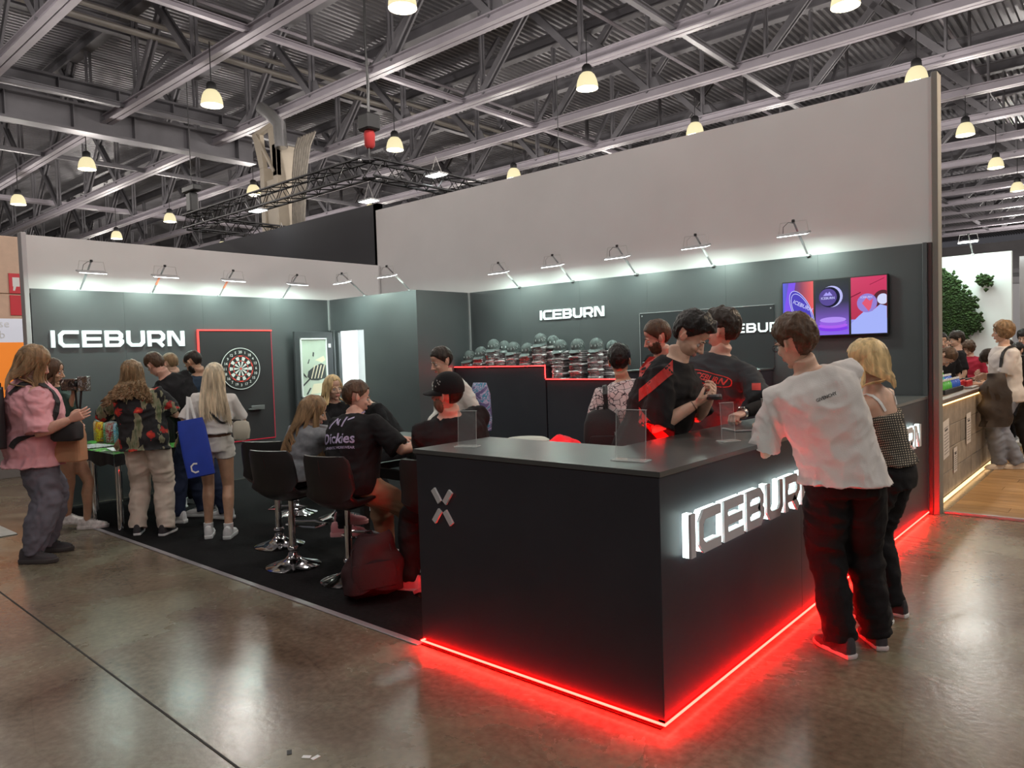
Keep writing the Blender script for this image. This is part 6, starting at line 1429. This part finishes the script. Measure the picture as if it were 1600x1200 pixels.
# 11 man in cap
p = person('seated heavy bearded man in a black sweatshirt and black cap, behind the counter end', (-1.98,.76), 165, H=1.80, girth=1.32, hip=.725, head_at=tuple(pxd(699,617,4.72)), head=(30,0), feet=[(-2.30,.60,.0,200),(-2.42,.95,.0,170)], hands=((-2.45,.98,.95),(-2.32,1.12,.955)), poles=((-.3,-.8,-1),(.2,.5,-1)), top='sweater', tmat=C_BLACK, sleeve=1.9, ease=.032, hem=-.10, bmat=C_JEANB, smat=P_PINKSH, hair='buzz', hm=H_DARK, beard=hairm('greying',(.18,.13,.09)), sk=S_PINK)
ch_ = empty('baseball_cap', (0,0,0)); tag(ch_, 'black cap with a small badge on the seated man\'s head', 'cap')
M_ = Matrix.Translation(p['hc']) @ (p['MH'].to_3x3().normalized() if False else p['MH'].to_3x3()).to_4x4()
for o in cap0.children:
    c = o.copy(); c.data = o.data.copy(); COL.objects.link(c); c.parent = ch_; c.data.transform(Matrix.Rotation(PI,4,'Z')); c.data.transform(Matrix.Diagonal((1.04,1.08,1.0,1))); c.data.transform(Matrix.Translation((0,-.014,.022))); c.data.transform(M_); c.data.materials.clear(); c.data.materials.append(C_BLACK if 'patch' not in o.name and 'print' not in o.name else M_capl)
MB().cbox(-.025,0,-.01,.025,.003,.01,.001).xf(basis(p['Rc'], -p['Fc'], p['S'], p['neck']-p['Fc']*.10-p['S']*.02-p['root'].location)).build('neck_label', M_capl, p['root'])
# 12 man in white shirt
p = person('dark-haired man in an open white shirt standing behind the table', (-3.10,1.98), 262, H=1.70, head_at=tuple(pxd(690,565,6.35)), head=(-8,12), hands=((-2.7,1.72,1.0),(-3.25,1.70,1.0)), top='shirt', tmat=C_WSHIRT, sleeve=1.9, ease=.03, bmat=C_BLACK, smat=P_DARKSH, hair='short', hm=H_DARK, sk=S_FAIR)
b = MB(); b.loft([b.ring(p['P']+p['S']*d-p['root'].location, p['Rc'], p['Fc'], w, .155, 20, 2.3) for d, w in ((.05,.05),(.30,.06),(.45,.05))]); 
# 13 patterned shirt with black bag
p = person('dark-haired person in a white crackle-patterned shirt carrying a black bag', (-1.46,2.16), 130, H=1.64, girth=1.05, head_at=tuple(pxd(968,566,5.6)), head=(-10,12), top='tee', tmat=C_CRACK, sleeve=.9, ease=.04, bmat=C_BLACK, smat=P_WHITESH, hair='bulky', hm=H_BLACK, sk=S_TAN)
B = p['Ssh']-p['Fc']*.17-p['Rc']*.20-V((0,0,.30)); backpack(B, -p['Fc'], (0,0,1), .28,.40,.13, M_bagblk, 'black bag on the left shoulder of the person in the crackle shirt')
strap(p, [B+V((0,0,.15)), p['Ssh']-p['Rc']*.15-p['Fc']*.10, p['Ssh']-p['Rc']*.15+V((0,0,.08)), p['Ssh']-p['Rc']*.15+p['Fc']*.12-V((0,0,.1))], .035, M_black)
# 14 bearded staff
person('bearded man in a black T-shirt behind the man in the red-striped jersey', tuple(pxd(1050,700,5.85))[:2], 232, H=1.84, girth=1.12, head_at=tuple(pxd(1030,522,5.6)), head=(-12,18), hands=(None,None), top='tee', tmat=C_BLACK, sleeve=.85, ease=.035, bmat=C_BLACK, smat=P_DARKSH, hair='short', hm=H_BROWN, beard=H_BROWN, sk=S_PINK)
# 15 jersey man
p = person('young dark-haired man in a black jersey with red stripes, hands held forward', (-.84,1.28), 12, H=1.86, girth=1.12, head_at=tuple(pxd(1076,522,4.35)), head=(0,30), feet=[(-.88,1.42,0,10),(-.78,1.14,0,10)], hands=((-.40,1.30,1.32),(-.42,1.17,1.29)), poles=((-.1,.3,-1),(-.15,-.3,-1)), hs=('grip','grip'), palm=((0,-.8,.5),(0,.3,.95)), top='tee', tmat=C_BLACK, sleeve=1.0, ease=.05, hem=-.12, bmat=C_BLACK, smat=P_DARKSH, hair='quiff', hm=H_BLACK, sk=S_FAIR, fold=.022, hscale=1.05)
M_rst = mat('jersey_red', (.42,.02,.015), .7)
def bars(pp, quads, side_x, side_y, origin, name, material, depth=.5):
    b = MB(); 
    for qd in quads:
        n = 6; vs = []; 
        for i in range(n+1):
            for k in range(4): t = i/n; s_ = k/3; A_ = V((*qd[0],0)).lerp(V((*qd[1],0)), t); B_ = V((*qd[3],0)).lerp(V((*qd[2],0)), t); vs.append(A_.lerp(B_, s_))
        b.add(vs, [(4*i+k, 4*i+4+k, 4*i+5+k, 4*i+1+k) for i in range(n) for k in range(3)])
    mm = bpy.data.meshes.new('m'); mm.from_pydata([tuple(v) for v in b.v],[],b.f); return decal(mm, origin, side_x, side_y, [pp['top']], depth, material, pp['root'], name)
xd = (p['Fc']*.55-p['Rc']*0+p['Rc']*-.0); sx = (-p['Fc']).cross(V((0,0,1))); view = (CAMLOC-p['Ssh']); view.z = 0; view.normalize(); vx = V((0,0,1)).cross(view)
bars(p, [[(-.20,-.02),(-.03,.12),(-.03,.05),(-.20,-.09)],[(-.03,.12),(.0,.15),(.0,.07),(-.03,.05)],[(-.20,-.12),(-.03,-.30),(-.03,-.38),(-.20,-.20)],[(-.20,.10),(-.14,.17),(-.10,.17),(-.20,.03)]], vx, V((0,0,1)), p['Ssh']-V((0,0,.06)), 'red_stripes', M_rst)
ph = empty('round_tin', (-.325,1.20,1.325)); tag(ph, 'small round dark tin held by the man in the jersey', 'tin'); MB().lathe([(.040,-.012),(.043,-.010),(.043,.004),(.040,.006)], n=28).build('tin', M_black, ph, True); MB().lathe([(.041,.006),(.041,.016),(.036,.018)], n=28).build('lid', mat('tin_lid_grey',(.3,.3,.32),.2,.8), ph, True)
b = MB(); el, wr = p['arms'][1][1:]; tdir = (wr-el).normalized(); u_ = tdir.orthogonal().normalized(); w_ = tdir.cross(u_); c = wr-tdir*.02-p['root'].location; b.tube([c+u_*.030*math.cos(t_)+w_*.030*math.sin(t_) for t_ in [2*PI*i/16 for i in range(17)]],.002,5); b.build('bracelet', M_black, p['root'])
# 16 staff
p = person('staff man in a charcoal T-shirt with red oval chest print, fist on the counter', (-.88,2.20), 262, H=1.90, girth=1.12, head_at=tuple(pxd(1132,518,5.1)), head=(-85,8), feet=[(-.78,2.34,0,270),(-1.04,2.26,0,275)], hands=(tuple(pxd(1160,646,4.62)),(-1.15,1.85,1.15)), poles=((.9,.5,-.6),None), hs=('fist','relaxed'), palm=((0,0,-1),None), top='tee', tmat=C_DKGREY, sleeve=.86, ease=.036, hem=-.1, bmat=C_BLACK, smat=P_DARKSH, hair='quiff', hm=H_DARK, sk=S_PINK, hscale=1.10)
b = MB(); org = p['root'].location
for i in (0,1):
    b = MB(); shp, el, wr = [v-org for v in p['arms'][i]]; b.tube([shp.lerp(el,.6), el, el.lerp(wr,.5), wr-(wr-el)*.08],[.054,.048,.045,.036],14); m_ = remesh(b,.011,1,.008); m_.materials.append(C_BLACK); linkme('under_sleeve', m_, p['root'])
shp, el, wr = p['arms'][0]; tdir = (wr-el).normalized(); b = MB(); b.tube([wr-tdir*.012-org, wr+tdir*.010-org],[.036,.036],18); wt = b.build('wristwatch', mat('watch_steel',(.45,.45,.47),.2,.9), p['root'], True)
c = wr-org+V((0,0,.034))+p['F']*.008; b = MB(); b.lathe([(.020,0),(.022,.006),(.018,.010)], c, 20); b.build('watch_case', MATS['watch_steel'], wt, True)
chest = p['P']+p['S']*.415+p['Rc']*-.05; M_rp = mat('red_print', (.60,.05,.04), .6)
b = MB()
for i in range(24):
    a0, a1 = 2*PI*i/24, 2*PI*(i+1)/24
    def ov(a, k): return (.155*k*math.copysign(abs(math.cos(a))**.6, math.cos(a)), .042*(k if k == 1 else .86)*math.copysign(abs(math.sin(a))**.6, math.sin(a)), 0)
    b.add([ov(a0,1),ov(a1,1),ov(a1,.965),ov(a0,.965)],[(0,1,2,3)])
mm = bpy.data.meshes.new('m'); mm.from_pydata(b.v,[],b.f); decal(mm, chest, -p['Rc'], p['S'], [p['top']], .4, M_rp, p['root'], 'chest_oval')
decal(text_mesh('ICEBURN', .06, 0, True, .25), chest, -p['Rc'], p['S'], [p['top']], .4, M_rp, p['root'], 'chest_lettering')
shp, el, wr = p['arms'][0]; md = shp.lerp(el,.42); vdir = (CAMLOC-md); vdir.z = 0; vdir.normalize(); vx = V((0,0,1)).cross(vdir)
bars(p, [[(-.028,-.022),(.028,-.022),(.028,.022),(-.028,.022)]], vx, V((0,0,1)), md+vx*.02, 'sleeve_badge', M_rp, .3)
# 17 white T-shirt man
p = person('man in a white T-shirt and black jeans leaning on the side counter', (.36,1.24), 128, H=1.80, girth=1.07, head_at=tuple(pxd(1243,536,3.72)), head=(32,8), feet=[(.33,1.24,0,150),(.44,1.46,0,128)], hands=((-.10,1.30,1.135),(.02,1.75,1.14)), poles=((.1,-.55,-1),(.75,.3,-1)), hs=('relaxed','relaxed'), palm=((0,0,-1),(0,0,-1)),
    top='tee', tmat=C_WHITE, sleeve=.92, ease=.030, hem=-.05, bmat=C_JEANB, bag=.034, smat=P_DARKSH, solemat=mat('white_rubber',(.6,.55,.55),.5), hair='tousled', hm=H_BROWN, sk=S_FAIR, hscale=1.05, fold=.022, voxel=.0105)
def glasses(pp, material, nm='glasses'):
    b = MB()
    for sg in (-1,1):
        b.tube([(sg*.032+.021*math.cos(t_),.098,.002+.016*math.sin(t_)) for t_ in [2*PI*i/16 for i in range(17)]],.0018,5); b.tube([(sg*.054,.096,.006),(sg*.078,.05,.008),(sg*.086,-.01,.004)],.0018,5)
    b.tube([(-.011,.100,.004),(.011,.100,.004)],.0015,5); b.xf(Matrix.Translation(-pp['root'].location) @ pp['MH']); return b.build(nm, material, pp['root'], True)
glasses(p, M_black)
O_ = p['Ssh']-p['S']*.05; decal(text_mesh('GIVENCHY', .022, 0, True), O_, p['Rc'], p['S'], [p['top']], .4, M_black, p['root'], 'back_lettering')
# 18 blonde in checked top
p = person('blonde woman in a checked sleeveless top and black trousers at the counter', (.42,1.90), 168, H=1.66, fem=1, head_at=tuple(pxd(1354,568,4.15)), head=(30,8), feet=[(.36,1.82,0,175),(.40,1.99,0,170)], hands=((.08,1.68,1.15),(.08,1.98,1.14)), poles=((.2,-.5,-1),(.2,.5,-1)), palm=((0,0,-1),(0,0,-1)), top='tank', tmat=C_CHECK, ease=.016, hem=.03, bmat=C_BLACK, bag=.022, smat=P_DARKSH, hair='bob', hm=H_GOLD, sk=S_FAIR, long_kw=dict(n=150,length=.07,push=.105,kind='front',rad=.011))
glasses(p, mat('gold_wire',(.7,.6,.4),.3,.8))
for sg in (-1,1): strap(p, [p['P']+p['S']*.36+p['Rc']*sg*.07+p['Fc']*.12, p['Ssh']+p['Rc']*sg*.085+V((0,0,.05)), p['P']+p['S']*.36+p['Rc']*sg*.08-p['Fc']*.12], .016, M_white, targets=[kids(p['root'])[0]] if False else [o for o in p['root'].children if o.name.startswith('body')], lift=.004)
# backpack on the floor by the stools
bp = backpack((-2.48,.42,.195), (.66,-.50,.22), (-.30,.12,.9), .38,.40,.22, cloth('dark_red_nylon',(.035,.012,.014),.6,var=.2), 'dark backpack slumped on the carpet by the chrome stool base', soft=.035)
# ---------------------------------------------------------------- people at the neighbouring stand
p = person('wavy-haired boy in a white T-shirt holding a dark jacket over his arm', (.24,7.90), 215, H=1.80, girth=.98, head_at=tuple(pxd(1567,520,8.75)), head=(-15,0), feet=[(.16,7.84,.022,225),(.34,7.94,.022,208)], hands=((-.02,7.72,1.05),(-.0,8.1,1.15)), top='tee', tmat=C_WHITE, sleeve=.85, ease=.034, bmat=C_JEAN, bag=.035, smat=P_CREAMSH, solemat=P_CREAMSH, hair='wavy', hm=H_LT, sk=S_FAIR, voxel=.014)
jk = MB(); rings = []
for i in range(18):
    z = .05-.62*i/17; t_ = i/17; w = (.07+.09*min(1,t_*3))*(1-.25*max(0,t_-.75)*4*.5); rings.append([c*1.0+V((0,0,0)) for c in jk.ring(V((.02*math.sin(i),0,z)),V((1,0,0)),V((0,1,0)),w,.05+.035*min(1,t_*3),26,2.2)])
jk.loft(rings); b = MB(); b.f = jk.f; b.mi = jk.mi; b.v = [tuple(V(v)+V((v[0],v[1],0)).normalized()*(1-abs(noise.noise(V((v[0]*14,v[1]*14,v[2]*3))))*2.6)*.028) for v in jk.v]
j = b.build('draped_jacket', cloth('dark_brown_leather',(.05,.04,.035),.5,var=.3), None, True); j.location = pxd(1556,590,8.5); j.rotation_euler = (0,0,math.radians(35)); tag(j, 'dark jacket hanging over the arm of the boy in white', 'jacket')
sbx = empty('shoulder_bag', p['P']+p['R']*-.0-p['F']*.18+V((0,0,.28))); tag(sbx, 'black bag on the back of the boy in the white T-shirt', 'bag'); b = MB(); b.loft([b.ring(V((0,0,z)),p['R'],p['F'],w,.05,16,3) for z,w in ((-.18,.10),(-.16,.13),(.1,.13),(.16,.08))]); b.build('bag', M_bagblk, sbx, True)
strap(p, [V(sbx.location)+V((0,0,.14)), p['Ssh']-p['Fc']*.10-p['Rc']*.05+V((0,0,.04)), p['Ssh']-p['Rc']*.12+V((0,0,.08)), p['Ssh']-p['Rc']*.16+p['Fc']*.12-V((0,0,.15))], .04, M_black)
person('young brown-haired vendor in black bowing over the flasks behind the tiled counter', (-.88,7.55), -20, H=1.74, head_at=tuple(pxd(1487,546,8.9)), head=(20,50), hands=((-.40,7.5,1.08),(-.45,7.3,1.08)), top='shirt', tmat=C_BLACK, sleeve=.9, bmat=C_BLACK, hair='short', hm=H_BROWN, sk=S_FAIR, voxel=.016)
person('stocky dark-haired man in a black T-shirt bowing over the tiled counter', (.46,8.75), 190, H=1.80, girth=1.15, head_at=tuple(pxd(1538,549,9.2)), head=(0,50), feet=[(.40,8.60,.022,190),(.45,8.95,.022,190)], hands=((-.1,8.4,1.08),(-.15,8.6,1.08)), top='tee', tmat=C_BLACK, sleeve=.85, bmat=C_BLACK, hair='short', hm=H_DARK, sk=S_TAN, voxel=.016)
person('man with swept hair bowing between the stocky man and the red shirt', (.42,9.55), 195, H=1.80, head_at=tuple(pxd(1524,543,9.9)), head=(0,45), feet=[(.38,9.45,.022,190),(.42,9.75,.022,190)], top='tee', tmat=C_GREY, sleeve=.85, bmat=C_JEAN, hair='quiff', hm=H_BROWN, sk=S_FAIR, voxel=.018)
person('person in a red shirt behind the tiled counter', tuple(pxd(1515,600,11.6))[:2], 250, H=1.66, head_at=tuple(pxd(1515,544,11.6)), head=(0,35), top='tee', tmat=C_RED, sleeve=1.5, bmat=C_BLACK, hair='wavy', hm=H_BROWN, sk=S_FAIR, voxel=.018)
for (px_, py_, dp_, hh, hmx, fc, lb, cm_) in ((1470,533,10.6,'short',H_BLACK,300,'dark-haired person at the edge of the grey post, behind the vendor',C_BLACK),(1478,538,12.3,'long',H_BROWN,290,'brown-haired woman\'s face behind the vendor',C_DKGREY),(1496,531,11.2,'bulky',H_DARK,200,'dark-haired person below the moss patch',C_BLACK),(1574,543,11.5,'short',H_DARK,230,'dark-haired man just right of the boy in white',C_DKGREY),(1590,548,11.2,'short',H_BLACK,225,'man with a hand at his face near the right picture edge',C_BLACK),(1600,528,11.5,'bulky',H_BLACK,260,'person cut off by the right picture edge',C_BLACK)):
    c = pxd(px_, py_, dp_); person(lb, (c.x, c.y), fc, H=max(1.55, min(1.84, c.z+.12)), top='tee', tmat=cm_, sleeve=.85, bmat=C_BLACK, hair=hh, hm=hmx, sk=S_FAIR, voxel=.02, head=(0,15), head_at=tuple(c))
person('person in black at the extreme left edge behind the man in pink', (-8.6,-1.1), 60, H=1.72, top='tee', tmat=C_BLACK, sleeve=.85, bmat=C_BLACK, hair='short', hm=H_DARK, sk=S_FAIR, voxel=.02, head=(0,15), head_at=tuple(pxd(4,552,8.3)))

for i, (px_, py_) in enumerate(((479,1183),(493,1184),(452,1176))):
    g = gp(px_, py_); o = MB().cbox(-.018,-.010,0,.018,.010,.002,.0005).build('paper_scrap', M_white if i < 2 else M_black); o.location = (g.x,g.y,.0005); o.rotation_euler = (0,0,.6+i); tag(o, ['larger white paper scrap on the concrete floor at the bottom','smaller white paper scrap on the floor, right of the larger one','dark scrap on the floor left of the white ones'][i], 'scrap')
